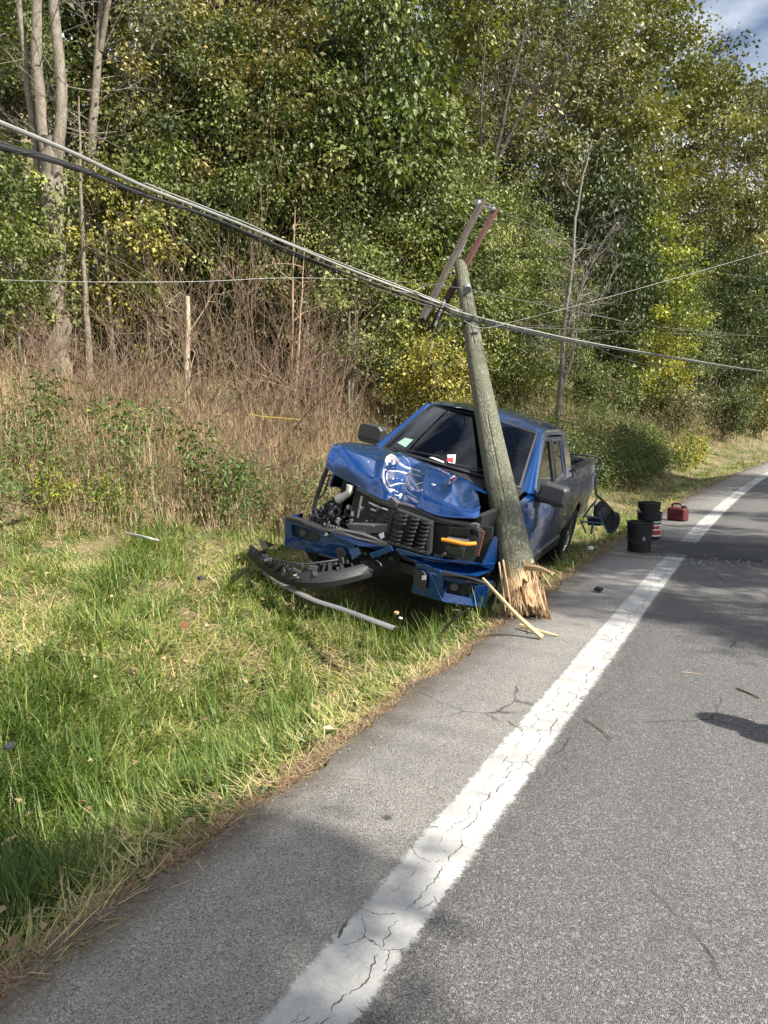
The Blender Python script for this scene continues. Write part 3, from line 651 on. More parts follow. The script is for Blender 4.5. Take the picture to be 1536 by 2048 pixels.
h = (.36 + .80 * r.random(n) ** 1.5) * ramp_in * np.interp(Y, [8, 14, 22], [1, .85, 1.05]); az = r.uniform(0, 6.283, n); th = np.abs(r.normal(.12, .40, n)); be = r.normal(.06, .28, n)
w = .0035 + .0030 * r.random(n) + np.hypot(X, Y) * .00022
V1, F1 = blades_vf(P, az, h, w, th, be)
tb = np.clip(.46 + .34 * (nfield(X, Y, .8, 2.0) - .5) + .17 * r.standard_normal(n) + np.where((Y < 7) | (Y > 16), .12, -.06), 0, .93); green = r.random(n) < np.interp(Y, [5, 9, 13, 18], [.26, .08, .14, .50]); tb = np.where(green, .985, tb)
Vs, Fs, Ts, off = [V1], [F1], [np.repeat(tb, 5)], len(V1)
for j in range(3):                                                   # side twigs and seed heads
    f = r.uniform(.35, .95, n)[:, None]; d = np.stack([np.cos(az), np.sin(az), np.zeros(n)], 1) * np.sin(th)[:, None] + np.array([0, 0, 1]) * np.cos(th)[:, None]
    Pj = P + d * h[:, None] * f; V2, F2 = blades_vf(Pj, r.uniform(0, 6.283, n), h * (.14 + .22 * r.random(n)), w * .8, r.uniform(.3, 1.2, n), r.normal(-.1, .3, n))
    Vs.append(V2); Fs.append(F2 + off); off += len(V2); Ts.append(np.repeat(np.clip(tb + .08 * r.standard_normal(n), 0, 1), 5))
o = link('dry_weeds', np_mesh('dry_weeds', np.concatenate(Vs), np.concatenate(Fs), M_DRY, np.concatenate(Ts)))
setp(o, 'tangle of dry brown weed stalks on the bank', 'dry weeds', kind='stuff')

r = np.random.default_rng(52)
X, Y = polar(r, 6500, 5.6, 40); s = edge(Y) - X; sb = sbound(Y)
k = (s > sb - .3) & (s < sb + np.interp(Y, [5, 9, 14, 25], [4.0, 1.4, 1.5, 3.5])) & (nfield(X, Y, 1.6, 1.1) > .42); X, Y = X[k], Y[k]; Z = terrain(X, Y); k = ~under_truck(X, Y, Z, .15); X, Y, Z = X[k], Y[k], Z[k]
n = len(X); C = np.stack([X, Y, Z + r.uniform(.1, .75, n)], 1)
V, F, ti = clump_leaves(r, C, r.uniform(.12, .28, n), 26, .055, .4, 1.5, .3, np.clip(.5 + .25 * r.standard_normal(n), 0, .9))
setp(link('green_weeds', np_mesh('green_weeds', V, F, M_WEED, ti)), 'green leafy weeds mixed into the dry stalks', 'weeds', kind='stuff')

def tallw(r, n):
    Y = r.uniform(13.5, 27, n); s = sbound(Y) + .1 + r.exponential(1.2, n); return edge(Y) - s, Y
fill('tall_weeds', 'tall green and brown weeds crowding the far bank beyond the truck', 'weeds', 1300, tallw, lambda r, n, X, Y: r.uniform(.1, 1.0, n) * np.clip((edge(Y) - X - sbound(Y)) * 1.2 + .45, .4, 1.1), lambda r, n: r.uniform(.16, .34, n), 34, .06, .62, (.72, .68, .62), 57, M_WEED)
# single leafy plants one can pick out
def weed_plant(seed, h, n, leaf, per=30, name='weed_plant'):
    rng = np.random.default_rng(seed); root = empty(name); bag = TubeBag(); C = []
    for i in range(n):
        a = rng.random() * 6.283; tip = np.array([math.cos(a) * .28 * rng.random(), math.sin(a) * .28 * rng.random(), h * (.6 + .4 * rng.random())])
        p = arc(rng, (tip[0] * .2, tip[1] * .2, -.05), tip, 0, .03, 6); bag.add(p, .007, .003, 4)
        for q in np.linspace(.25, 1, 7): C.append(p[0] + (p[-1] - p[0]) * q)
    link('stem', bag.mesh('stem', M_BARK_TWIG), root)
    V, F, ti = clump_leaves(rng, np.array(C), .17, per, leaf, .5, .9, .35); link('foliage', np_mesh('foliage', V, F, M_WEED, ti), root); return root
WP = [weed_plant(61, 1.35, 6, .075, 16), weed_plant(62, 1.0, 5, .065, 16), weed_plant(63, .55, 5, .055, 16)]
usedw = set()
def weed(k, px, d, label, rz, sc=1.0, color=(1, 1, 1), g='leafy plants in the weeds'):
    x, y = colpos(px, d); loc = (x, y, tz(x, y))
    if k not in usedw: usedw.add(k); place(WP[k], loc, rz, sc, label, 'plant', g, color)
    else: dup(WP[k], loc, rz, sc, label, 'plant', g, color)
weed(0, 262, 9.4, 'tall leafy green plant in the weeds left of centre', .3, 1.0, (1.2, 1.2, 1))
weed(0, 405, 9.0, 'tall dark green plant nearest the truck on the weedy bank', 1.3, 1.0, (.95, 1.0, .9))
weed(0, 105, 9.7, 'tall plant with broad leaves towards the left edge', 2.3, .95)
weed(0, 322, 10.8, 'tall plant between two others in the weeds', 3.7, .85, (1.1, 1.1, .9))
weed(1, 470, 8.9, 'narrow green plant beside the torn bumper', .3, 1.0, (.75, .9, .75))
weed(1, 180, 10.6, 'dull green plant behind the yellowing one', 4.1, 1.0)
weed(1, 25, 9.2, 'green plant at the left edge of the weeds', 5.0, 1.0)
weed(2, 120, 8.35, 'low yellowing plant at the foot of the weeds', .7, 1.0, (2.6, 2.0, .8))
weed(2, 220, 8.5, 'low bright yellow-green plant at the front of the weeds', 1.7, 1.0, (2.2, 1.9, .8))
weed(2, 345, 12.2, 'small goldenrod with yellow flower heads in the brown weeds', 2.7, .8, (5.0, 3.2, .3))
weed(2, 1360, 23.0, 'goldenrod with yellow flower heads on the bank at the right', 3.7, 2.2, (2.0, 1.6, .5))
weed(2, 1290, 22.0, 'faded goldenrod above the red can', 4.7, 2.1, (1.6, 1.35, .6))
weed(1, 1395, 25.0, 'tall goldenrod on the bank close to the bend', 4.7, 1.2, (2.8, 2.0, .5))

# mown verge grass: tufts of green blades over a mat of pale dead ones
r = np.random.default_rng(53)
def verge_pts(r, n, d0, d1):
    X, Y = polar(r, n, d0, d1, -150, 1600); s = edge(Y) - X; k = (s > .02) & (s < sbound(Y) + .4); X, Y = X[k], Y[k]; Z = terrain(X, Y)
    k = ~under_truck(X, Y, Z, .02, .9); return X[k], Y[k], Z[k]
X, Y, Z = verge_pts(r, 21000, 1.1, 38); s = edge(Y) - X
g = nfield(X, Y, 1.7, .5) * .6 + nfield(X, Y, 4.1, 2.2) * .4 + .10 * r.standard_normal(len(X)) + .42 * np.exp(-((Y - 1.5) / .9) ** 2) * (s > .28)
k = (r.random(len(X)) < np.clip(.20 + (g - .36) * 2.4, .10, .9)) & (s > .07 + .10 * r.random(len(X))); X, Y, Z, g, s = X[k], Y[k], Z[k], g[k], s[k]
nt = len(X); per = 17; idx = np.repeat(np.arange(nt), per); n = len(idx); dist = np.hypot(X, Y)[idx]
a0 = (r.uniform(0, 6.283, nt))[idx] + r.normal(0, .75, n); rad = np.abs(r.normal(0, .055, n)) * np.clip(dist / 4, 1, 2.5)
q = r.uniform(0, 6.283, n); P = np.stack([X[idx] + np.cos(q) * rad, Y[idx] + np.sin(q) * rad, np.zeros(n)], 1); P[:, 2] = terrain(P[:, 0], P[:, 1]) - .01
hk = np.clip(.5 + 1.1 * (g - .3), .4, 1.3)[idx] * np.clip((s[idx]) / .4, .5, 1)
h = (.13 + .21 * r.random(n)) * hk; w = .0042 + .0040 * r.random(n) + dist * .00030; lay = np.clip(r.normal(.92, .30, nt), .2, 1.35)[idx]; th = np.abs(lay + r.normal(0, .22, n)); be = r.normal(.20, .18, n)
k = P[:, 0] < edge(P[:, 1]) - .02
V, F = blades_vf(P[k], a0[k], h[k], w[k], th[k], be[k])
ti = np.clip(.44 - .60 * (g[idx] - .42) + .13 * r.standard_normal(n) + .3 * (r.random(n) < .08), 0, .9)[k]
setp(link('roadside_grass', np_mesh('roadside_grass', V, F, M_GRASS, np.repeat(ti, 5))), 'long green grass bent over on the verge', 'grass', kind='stuff')
xt = r.uniform(-3.5, -2.05, 900); yt = r.uniform(4.75, 5.75, 900); PT_ = np.stack([xt, yt, terrain(xt, yt) - .01], 1); n = 900
V, F = blades_vf(PT_, r.uniform(0, 6.283, n), r.uniform(.18, .42, n), r.uniform(.004, .007, n), np.abs(r.normal(.3, .3, n)), r.normal(.22, .15, n))
setp(link('tall_grass', np_mesh('tall_grass', V, F, M_GRASS, np.repeat(np.clip(r.normal(.32, .16, n), 0, .7), 5))), 'tall grass blades sticking up under the truck nose', 'grass', kind='stuff')
X, Y, Z = verge_pts(r, 120000, 1.1, 30); n = len(X); s = edge(Y) - X
P = np.stack([X, Y, Z + .012 * r.random(n)], 1); dist = np.hypot(X, Y)
h = .06 + .22 * r.random(n) ** 1.6; w = .0032 + .003 * r.random(n) + dist * .0003; a0 = 6.283 * nfield(X, Y, 2.3, 1.3) + r.normal(0, 1.5, n)
V, F = blades_vf(P, a0, h, w, r.uniform(1.1, 1.55, n), r.normal(.03, .12, n))
ti = np.clip(r.normal(.80, .12, n) - np.where(r.random(n) < .15, .35, 0), 0, 1); 
setp(link('dead_grass', np_mesh('dead_grass', V, F, M_GRASS, np.repeat(ti, 5))), 'flattened straw-coloured dead grass on the verge', 'dead grass', kind='stuff')
r = np.random.default_rng(59); X, Y, Z = verge_pts(r, 900, 1.2, 14); n = len(X)
V, F, ti = clump_leaves(r, np.stack([X, Y, Z + .04], 1), r.uniform(.04, .10, n), 16, .034, .7, .5, .2, np.clip(r.normal(.35, .2, n), 0, .8))
setp(link('broadleaf_weeds', np_mesh('broadleaf_weeds', V, F, M_WEED, ti)), 'low broad-leaved weeds scattered through the verge grass', 'weeds', kind='stuff')
X, Y, Z = verge_pts(r, 700, 1.2, 14); n = len(X)
V, F = leaves_vf(np.stack([X, Y, Z + .06 + .08 * r.random(n)], 1), r.standard_normal((n, 3)) * np.array([1, 1, .2]), r.standard_normal((n, 3)) * .4 + np.array([0, 0, 1]), .03 + .05 * r.random(n), .03)
setp(link('blown_leaves', np_mesh('blown_leaves', V, F, M_DRY, np.repeat(r.random(n) * .8, 2))), 'blown brown leaves caught in the verge grass', 'fallen leaves', kind='stuff')
# brown litter along the rim of the asphalt
n = 13000; Y = np.exp(r.uniform(np.log(.9), np.log(24), n)); X = edge(Y) - np.abs(r.normal(0, .06, n)) + .035; P = np.stack([X, Y, np.maximum(terrain(X, Y), -.02) + .012 * r.random(n)], 1)
k = X < edge(Y) + .02; P = P[k]; n = len(P)
V, F = blades_vf(P, r.uniform(0, 6.283, n), .03 + .08 * r.random(n), .0018 + .0022 * r.random(n) + P[:, 1] * .0002, r.uniform(1.15, 1.5, n), r.normal(.05, .12, n))
setp(link('dead_litter', np_mesh('dead_litter', V, F, M_DRY, np.repeat(np.clip(r.normal(.35, .22, n), 0, .95), 5))), 'brown dead grass and litter along the asphalt rim', 'litter', kind='stuff')
# fallen leaves on the slope
r = np.random.default_rng(55); n = 14000; Y = r.uniform(2, 45, n); X = edge(Y) - r.uniform(5, 22, n); P = np.stack([X, Y, terrain(X, Y) + .02], 1)
V, F = leaves_vf(P, r.standard_normal((n, 3)) * np.array([1, 1, .25]), r.standard_normal((n, 3)) * .5 + np.array([0, 0, 1]), .07 + .06 * r.random(n), .05)
setp(link('fallen_leaves', np_mesh('fallen_leaves', V, F, M_DRY, np.repeat(r.random(n) * .9, 2))), 'fallen brown leaves under the trees', 'fallen leaves', kind='stuff')
# ------------------------------------------------------------------ wrecked pickup truck (local: +X its left side, +Y to its rear, +Z up, metres)
def paint_mat(name, dusty):
    t = NT(name); c = t.coord(); sep = t.new('SeparateXYZ'); t.l(c, sep.inputs[0])
    fl = t.voro(c, 900, out='Color'); fs = t.new('SeparateColor'); t.l(fl, fs.inputs[0])
    base = t.mix(fs.outputs[0], (.0006, .025, .115), (.001, .068, .27))
    n = t.noise(t.mapping(c, (1, .45, 1.6)), 4.5, 7, .68, .6); n2 = t.noise(c, 38, 5, .7)
    dirt = t.math('MULTIPLY', t.ramp(t.math('ADD', t.math('MULTIPLY', n, .8), t.math('MULTIPLY', n2, .25)), [(.34, 0), (.68, 1)]), dusty)
    sc = t.noise(t.mapping(c, (3, 1.2, 22)), 5, 3, .6, 2.0)
    scr = t.math('MULTIPLY', t.ramp(sc, [(.60, 0), (.66, 1)]), min(1, dusty * .6))
    col_ = t.mix(dirt, base, (.075, .074, .076)); col_ = t.mix(scr, col_, (.30, .30, .31))
    rough = t.math('ADD', t.math('MULTIPLY', dirt, .42), .26)
    coat = t.math('SUBTRACT', 1.0, t.math('MULTIPLY', dirt, .85)); metal = t.math('SUBTRACT', .55, t.math('MULTIPLY', dirt, .5))
    t.pbr(col_, rough, metal, None, coat, coatrough=.04); return t.m
M_PAINT_BLUE = paint_mat('blue_car_paint', .02); M_PAINT_DUSTY = paint_mat('dusty_car_paint', 1.15); M_PAINT_ROOF = paint_mat('roof_car_paint', .22)
M_BLACK = simple('black_plastic', (.012, .012, .013), .6, var=.35); M_GREYPL = simple('grey_plastic', (.034, .034, .036), .45, var=.3); M_TRIM = simple('dark_trim', (.028, .028, .03), .38)
M_RUBBER = simple('rubber', (.022, .021, .02), .82, var=.3); M_STEEL = simple('bare_metal', (.60, .59, .57), .36, .55, var=.2); M_ALLOY = simple('alloy', (.42, .42, .43), .32, .9)
M_DARKMETAL = simple('dark_metal', (.05, .05, .052), .5, .5); M_AMBER = simple('amber_lens', (.85, .26, .012), .25, coat=.6, var=.1); M_WHITEPL = simple('white_plastic', (.60, .60, .56), .45)
M_GREYBEAM = simple('grey_beam', (.085, .085, .088), .55, .2); M_INT = simple('cab_interior', (.07, .07, .075), .8); M_SCRAPE = simple('scraped_aluminium', (.50, .485, .455), .55, .25, var=.75, scale=60, bump=.6)
M_RED = simple('red_print', (.45, .03, .03), .5); M_PALE_GREEN = simple('pale_green', (.22, .34, .28), .6, var=.08); M_WHITE = simple('white_print', (.78, .78, .75), .5, var=.05)
def glass_mat(name, tint, rough=.02):
    t = NT(name); tr = t.new('BsdfTransparent'); tr.inputs[0].default_value = (*tint, 1)
    g = t.new('BsdfGlossy'); g.inputs['Roughness'].default_value = rough; g.inputs[0].default_value = (.9, .95, 1, 1)
    fr = t.new('Fresnel'); fr.inputs[0].default_value = 1.5; m = t.new('MixShader'); t.l(fr.outputs[0], m.inputs[0]); t.l(tr.outputs[0], m.inputs[1]); t.l(g.outputs[0], m.inputs[2]); t.l(m.outputs[0], t.out.inputs[0]); return t.m
M_GLASS = glass_mat('window_glass', (.80, .86, .84)); M_LENS = glass_mat('lamp_lens', (.78, .80, .82))

truck = empty('pickup_truck'); truck.matrix_world = TR_M
setp(truck, 'wrecked blue pickup truck, hood buckled and grille torn off, under the leaning pole', 'pickup truck')
TM = np.array(TR_M)[:3, :3]; TT = np.array(TR_M)[:3, 3]
def q(px, py, y):                                                    # sight line met with the truck's cross plane y
    o = (EYE - TT) @ TM; d = ray(px, py) @ TM; return o + d * ((y - o[1]) / d[1])
def qx(px, py, x):
    o = (EYE - TT) @ TM; d = ray(px, py) @ TM; return o + d * ((x - o[0]) / d[0])
def pt(*a): return [tuple(v) for v in a]

def side_x(y, z):
    w = 1.0 - .10 * sstep(.55, .02, y) ** 1.5 - .02 * sstep(5.2, 5.9, y)
    zz = (z - .92); w = w - .085 * np.clip(zz / .45, 0, 1.2) ** 2 - .05 * np.clip(-zz / .45, 0, 1.2) ** 2
    return w + .012 * np.exp(-((z - 1.0) / .05) ** 2)
AX_F, AX_R, WR = .96, 4.63, .40
def arch(y, lo):
    z = np.full_like(y, 1.0) * lo
    for ax in (AX_F, AX_R):
        R_ = .47; m = np.abs(y - ax) < R_; z[m] = np.maximum(z[m], .42 + np.sqrt(R_**2 - (y[m] - ax)**2))
    return z
def side_panel(name, y0, y1, ztop, lo, mat, sgn=1, parent=None, nz=12, dent=0.0):
    n = max(4, int((y1 - y0) / .03)); y = np.linspace(y0, y1, n); zt = np.interp(y, *ztop); zl = arch(y, lo)
    G = np.zeros((nz + 2, n, 3))
    for k in range(nz):
        f = k / (nz - 1); z = zl + (zt - zl) * f; G[k + 1, :, 1] = y; G[k + 1, :, 2] = z; G[k + 1, :, 0] = side_x(y, z)
        if dent: G[k + 1, :, 0] -= dent * (np.sin(y * 9 + f * 3) * np.sin(f * 5 + y * 4)) * .5 + dent * .5
    G[0] = G[1]; G[0, :, 0] -= .05; G[0, :, 2] += .008; G[-1] = G[-2]; G[-1, :, 0] -= .06; G[-1, :, 2] += .012
    E0 = G[:, :1].copy(); E0[:, :, 0] -= .025; E1 = G[:, -1:].copy(); E1[:, :, 0] -= .025
    G = np.concatenate([E0, G, E1], 1); G[:, :, 0] *= sgn
    if sgn > 0: G = G[:, ::-1]
    return MB().sheet(G[::-1] if sgn < 0 else G[::-1], .004).build(name, mat, parent or truck, smooth=True)
FT = ([.1, .5, 1.0, 1.72], [1.10, 1.17, 1.22, 1.27]); DT = ([1.7, 3.9], [1.29, 1.31])
side_panel('fender', 1.0, 1.722, FT, .70, M_PAINT_BLUE, 1, dent=.012)
side_panel('fender', .95, 1.722, FT, .56, M_PAINT_BLUE, -1, dent=.06)
door = side_panel('front_door', 1.736, 2.80, DT, .53, M_PAINT_DUSTY, 1, dent=.008)
rdoor = side_panel('rear_door', 2.814, 3.47, DT, .53, M_PAINT_DUSTY, 1)
side_panel('front_door', 1.736, 2.80, DT, .53, M_PAINT_BLUE, -1); side_panel('rear_door', 2.814, 3.47, DT, .53, M_PAINT_BLUE, -1)
side_panel('cab_corner', 3.484, 3.87, DT, .53, M_PAINT_DUSTY, 1); side_panel('cab_corner', 3.484, 3.87, DT, .53, M_PAINT_BLUE, -1)
BT = ([3.9, 5.0, 5.86], [1.37, 1.385, 1.41])
bedl = side_panel('bed_side', 3.91, 5.86, BT, .58, M_PAINT_DUSTY, 1, dent=.015); side_panel('bed_side', 3.91, 5.86, BT, .58, M_PAINT_BLUE, -1)
for sg in (1, -1): MB().box((sg * .93, 2.8, .47), (.12, 2.1, .13)).build('rocker_panel', M_TRIM, truck, bevel=.02)
# arch liners, chassis rails, floor: the dark underside
for ax in (AX_F, AX_R):
    for sg in (1, -1):
        if ax == AX_F and sg < 0: continue
        m = MB()
        V = []; F = []
        for i in range(17):
            a = math.pi * (i / 16) * 1.16 - .25; V += [(sg * .97, ax + .50 * math.cos(a), .42 + .50 * math.sin(a)), (sg * .52, ax + .50 * math.cos(a), .42 + .50 * math.sin(a))]
        for i in range(16): F.append((2*i, 2*i+1, 2*i+3, 2*i+2))
        m.add(V, F); m.slab([(sg * .52, ax + .5 * math.cos(a), .42 + .5 * math.sin(a)) for a in np.linspace(-.25, 3.4, 14)], (-sg * .02, 0, 0)); m.build('wheel_liner', M_BLACK, truck)
m = MB()
for sg in (1, -1): m.box((sg * .45, 3.1, .50), (.10, 5.2, .16))
for y in (.5, 1.6, 2.7, 3.9, 5.2): m.box((0, y, .50), (.9, .12, .10))
m.box((0, 2.7, .62), (1.75, 2.3, .05)); m.tube([(0, 1.4, .42), (0, 4.6, .42)], .05, 10); m.tube([(-.85, 4.63, .42), (.85, 4.63, .42)], .07, 10); m.tube([(.85, .96, .42), (-.85, .96, .42)], .05, 10)
m.build('chassis', M_DARKMETAL, truck, bevel=.01)
# wheels
def wheel(x, y, sgn, tilt=0, steer=0):
    w = empty('wheel', parent=truck); w.location = (x, y, WR); w.rotation_euler = (0, tilt, steer)
    Mx = Matrix.Rotation(R(90), 4, 'Y')
    tp = [(.235, -.11), (.30, -.135), (.36, -.132), (.392, -.11), (.40, -.06), (.402, 0), (.40, .06), (.392, .11), (.36, .132), (.30, .135), (.235, .11)]
    mb = MB().lathe(tp, 44, Mx)
    for i in range(44):                                              # tread lugs
        a = 2 * math.pi * i / 44
        for xx in (-.085, -.03, .03, .085): mb.box((xx, .402 * math.cos(a), .402 * math.sin(a)), (.044, .036, .016), Matrix.Rotation(a - R(90), 3, 'X'))
    mb.build('tyre', M_RUBBER, w, smooth=True)
    rb = MB().lathe([(.245, -.10), (.225, -.10), (.21, .02), (.21, .09), (.228, .115), (.24, .115), (.24, .10)], 40, Mx)
    s = sgn
    for i in range(6):
        a = 2 * math.pi * i / 6 + .3; c_, s_ = math.cos(a), math.sin(a)
        rb.bar((s * .085, .04 * c_, .04 * s_), (s * .095, .218 * c_, .218 * s_), .062, .03, (1, 0, 0))
    rb.lathe([(.0, .115), (.05, .112), (.065, .095), (.065, .06)], 20, Matrix.Rotation(R(90) * s, 4, 'Y'))
    rb.build('rim', M_ALLOY, w, smooth=True)
    MB().lathe([(.05, 0), (.17, 0), (.17, .02), (.05, .02)], 24, Matrix.Rotation(R(90) * s, 4, 'Y')).build('brake_disc', M_DARKMETAL, w)
    return w
wheel(.86, AX_F, 1, 0, .12); wheel(-.80, AX_F + .15, -1, .12, -.35); wheel(.86, AX_R, 1); wheel(-.86, AX_R, -1)

# cab: windscreen, pillars, roof, windows
def lerp(a, b, t): return np.asarray(a) * (1 - t) + np.asarray(b) * t
WBl, WBr, WTl, WTr = map(np.array, ((-.80, 1.62, 1.315), (.80, 1.62, 1.315), (-.655, 2.40, 1.845), (.655, 2.40, 1.845)))
def ws(u, v):                                                        # windscreen surface, u across, v up
    p = lerp(lerp(WBl, WBr, u), lerp(WTl, WTr, u), v); b = 4 * u * (1 - u); p = p + np.array([0, -.17 * b * (1 - .35 * v), .035 * b]); p[1] -= .02 * 4 * v * (1 - v); return p
def wgrid(u0, u1, v0, v1, nu, nv, off=0): 
    G = np.array([[ws(u, v) for u in np.linspace(u0, u1, nu)] for v in np.linspace(v0, v1, nv)]); return G + np.array([0, -.56, .83]) * off
MB().sheet(wgrid(.02, .98, .03, .975, 24, 10), .006).build('windscreen', M_GLASS, truck, smooth=True)
m = MB()
for g in ((0, .02, 0, 1), (.984, 1, 0, 1), (.02, .984, 0, .035), (.02, .984, .97, 1)): m.sheet(wgrid(g[0], g[1], g[2], g[3], 12, 8, .004), .018)
m.build('windscreen_seal', M_BLACK, truck, smooth=True)
GX = lambda z: np.interp(z, [1.28, 1.5, 1.72, 1.86], [.925, .85, .755, .685])   # tumblehome of the cab side
def sp(y, z, s=1, off=0): return (s * (GX(z) - off), y, z)
G = []
def roofpt(u, y):
    z = np.interp(y, [2.40, 2.7, 3.3, 3.80], [1.845, 1.885, 1.89, 1.855]); xx = np.interp(y, [2.4, 2.8, 3.8], [.655, .69, .685]); b = 1 - (2*u - 1)**2
    yy = y - .15 * b * sstep(2.9, 2.4, y) + .05 * b * sstep(3.5, 3.8, y)
    return ((2*u - 1) * xx, yy, z + .075 * b ** .8)
G = np.array([[roofpt(u, y) for u in np.linspace(0, 1, 26)] for y in np.linspace(2.40, 3.80, 22)])
for i in range(22):                                                   # the pole has pressed the roof edge in a little
    for j in range(26):
        d = np.hypot(G[i, j, 0] - .28, G[i, j, 1] - 2.36); G[i, j, 2] -= .05 * math.exp(-(d / .22) ** 2)
roof = MB().sheet(G, .012).build('roof', M_PAINT_ROOF, truck, smooth=True)
for s in (1, -1):
    a0, a1, b0, b1 = (WBr, WTr, (.935, 1.73, 1.30), sp(2.46, 1.835)) if s > 0 else (WBl, WTl, (-.935, 1.73, 1.30), sp(2.46, 1.835, -1))
    G = np.array([[lerp(lerp(a0, a1, v), lerp(b0, b1, v), u) + np.array([s * .022, -.03, .02]) * 4 * u * (1 - u) for u in np.linspace(0, 1, 7)] for v in np.linspace(-.04, 1.0, 14)])
    if s < 0: G = G[:, ::-1]
    MB().sheet(G, .03).build('windscreen_pillar', M_PAINT_BLUE, truck, smooth=True)
    # roof rail over the doors
    G = np.array([[sp(y, np.interp(y, [2.40, 2.7, 3.3, 3.82], [z0, z0 + .03, z0 + .03, z0]), s) for y in np.linspace(2.40, 3.82, 16)] for z0 in (1.79, 1.81, 1.83, 1.848)])
    if s < 0: G = G[::-1]
    MB().sheet(G, .03).build('roof_rail', M_PAINT_ROOF if s > 0 else M_PAINT_BLUE, truck, smooth=True)
    def frame(outer, inner, name, mat, parent=None):
        return MB().ring([sp(*p, s) for p in outer], [sp(*p, s) for p in inner], (-s * .04, 0, 0)).build(name, mat, parent or truck, bevel=.006)
    fo = [(1.735, 1.295), (2.81, 1.30), (2.81, 1.80), (2.50, 1.815)]; fi = [(1.86, 1.335), (2.70, 1.335), (2.70, 1.755), (2.50, 1.765)]
    frame(fo, fi, 'window_frame', M_PAINT_DUSTY if s > 0 else M_PAINT_BLUE)
    ro = [(2.815, 1.30), (3.47, 1.30), (3.47, 1.795), (2.815, 1.80)]; ri = [(2.92, 1.36), (3.33, 1.40), (3.36, 1.745), (2.92, 1.755)]
    frame(ro, ri, 'window_frame', M_PAINT_DUSTY if s > 0 else M_PAINT_BLUE)
    MB().slab([sp(y, z, s, -.004) for y, z in ((2.70, 1.335), (2.80, 1.335), (2.80, 1.77), (2.70, 1.77))], (-s * .02, 0, 0)).build('door_pillar', M_GREYPL, truck)
    MB().slab([sp(y, z, s, -.004) for y, z in ((2.82, 1.36), (2.92, 1.36), (2.92, 1.77), (2.82, 1.77))], (-s * .02, 0, 0)).build('door_pillar', M_GREYPL, truck)
    MB().slab([sp(y, z, s, .012) for y, z in fi], (-s * .005, 0, 0)).build('window', M_GLASS, truck)
    MB().slab([sp(y, z, s, .012) for y, z in ri], (-s * .005, 0, 0)).build('window', M_GLASS, truck)
    m = MB().ring([sp(y, z, s, -.006) for y, z in ((1.80, 1.315), (2.69, 1.315), (2.69, 1.775), (2.49, 1.785))], [sp(y, z, s, -.004) for y, z in fi], (-s * .02, 0, 0)); m.build('window_seal', M_BLACK, truck)
    G = np.array([[sp(y, z, s) for y in np.linspace(3.475, 3.85 - (z - 1.3) * .10, 5)] for z in np.linspace(1.30, 1.80, 8)])
    if s < 0: G = G[::-1]
    MB().sheet(G, .03).build('cab_pillar', M_PAINT_BLUE, truck, smooth=True)
MB().slab([(-.86, 3.87, .6), (.86, 3.87, .6), (.90, 3.87, 1.30), (.69, 3.82, 1.84), (-.69, 3.82, 1.84), (-.90, 3.87, 1.30)], (0, -.04, 0)).build('cab_back', M_PAINT_BLUE, truck)
MB().slab([(-.62, 3.885, 1.38), (.62, 3.885, 1.38), (.56, 3.85, 1.76), (-.56, 3.85, 1.76)], (0, -.012, 0)).build('rear_window', simple('dark_glass', (.01, .012, .013), .06), truck)
# cab inside
m = MB().box((0, 2.05, 1.12), (1.66, .62, .30)); m.box((0, 2.9, .72), (1.6, 1.9, .08)); m.build('dashboard', simple('dash_plastic', (.10, .105, .115), .7), truck, bevel=.06, seg=3)
m = MB()
for x in (.42, -.42):
    m.box((x, 2.85, .95), (.52, .52, .18)); m.box((x, 3.14, 1.28), (.50, .16, .66), Matrix.Rotation(-.2, 3, 'X')); m.box((x, 3.24, 1.69), (.27, .10, .17))
m.build('seat', M_INT, truck, bevel=.05, seg=3)
m = MB(); m.tube([(.42 + .18 * math.cos(a), 2.42 - .06 * math.sin(a), 1.30 + .17 * math.sin(a)) for a in np.linspace(0, 6.283, 25)], .016, 8, False); m.bar((.26, 2.42, 1.30), (.58, 2.42, 1.30), .05, .02); m.build('steering_wheel', M_BLACK, truck, smooth=True)
m = MB().slab([ws(.44, .87) + np.array([0, .06, -.03]), ws(.56, .87) + np.array([0, .06, -.03]), ws(.555, .95) + np.array([0, .06, -.03]), ws(.445, .95) + np.array([0, .06, -.03])], (0, .03, 0)); m.build('rear_view_mirror', M_BLACK, truck)
# cowl, wipers
m = MB().sheet(np.array([[(x, 1.38 - .10 * (1 - (x/.85)**2) + dy, 1.275 + dz + .03 * (1 - (x / .85) ** 2)) for x in np.linspace(-.84, .84, 14)] for dy, dz in ((-.02, -.02), (.09, .0), (.235, .035))]), .01)
m.build('cowl', M_BLACK, truck, smooth=True)
for u0, u1, v1 in ((.10, .46, .13), (.52, .90, .14)):
    m = MB(); a = ws(u0, .035); P = [ws(u0 + (u1 - u0) * k, .03 + (v1 - .06) * k) + np.array([0, -.012, .02]) for k in np.linspace(0, 1, 8)]; m.tube(P, .008, 6); m.build('wiper', M_BLACK, truck)
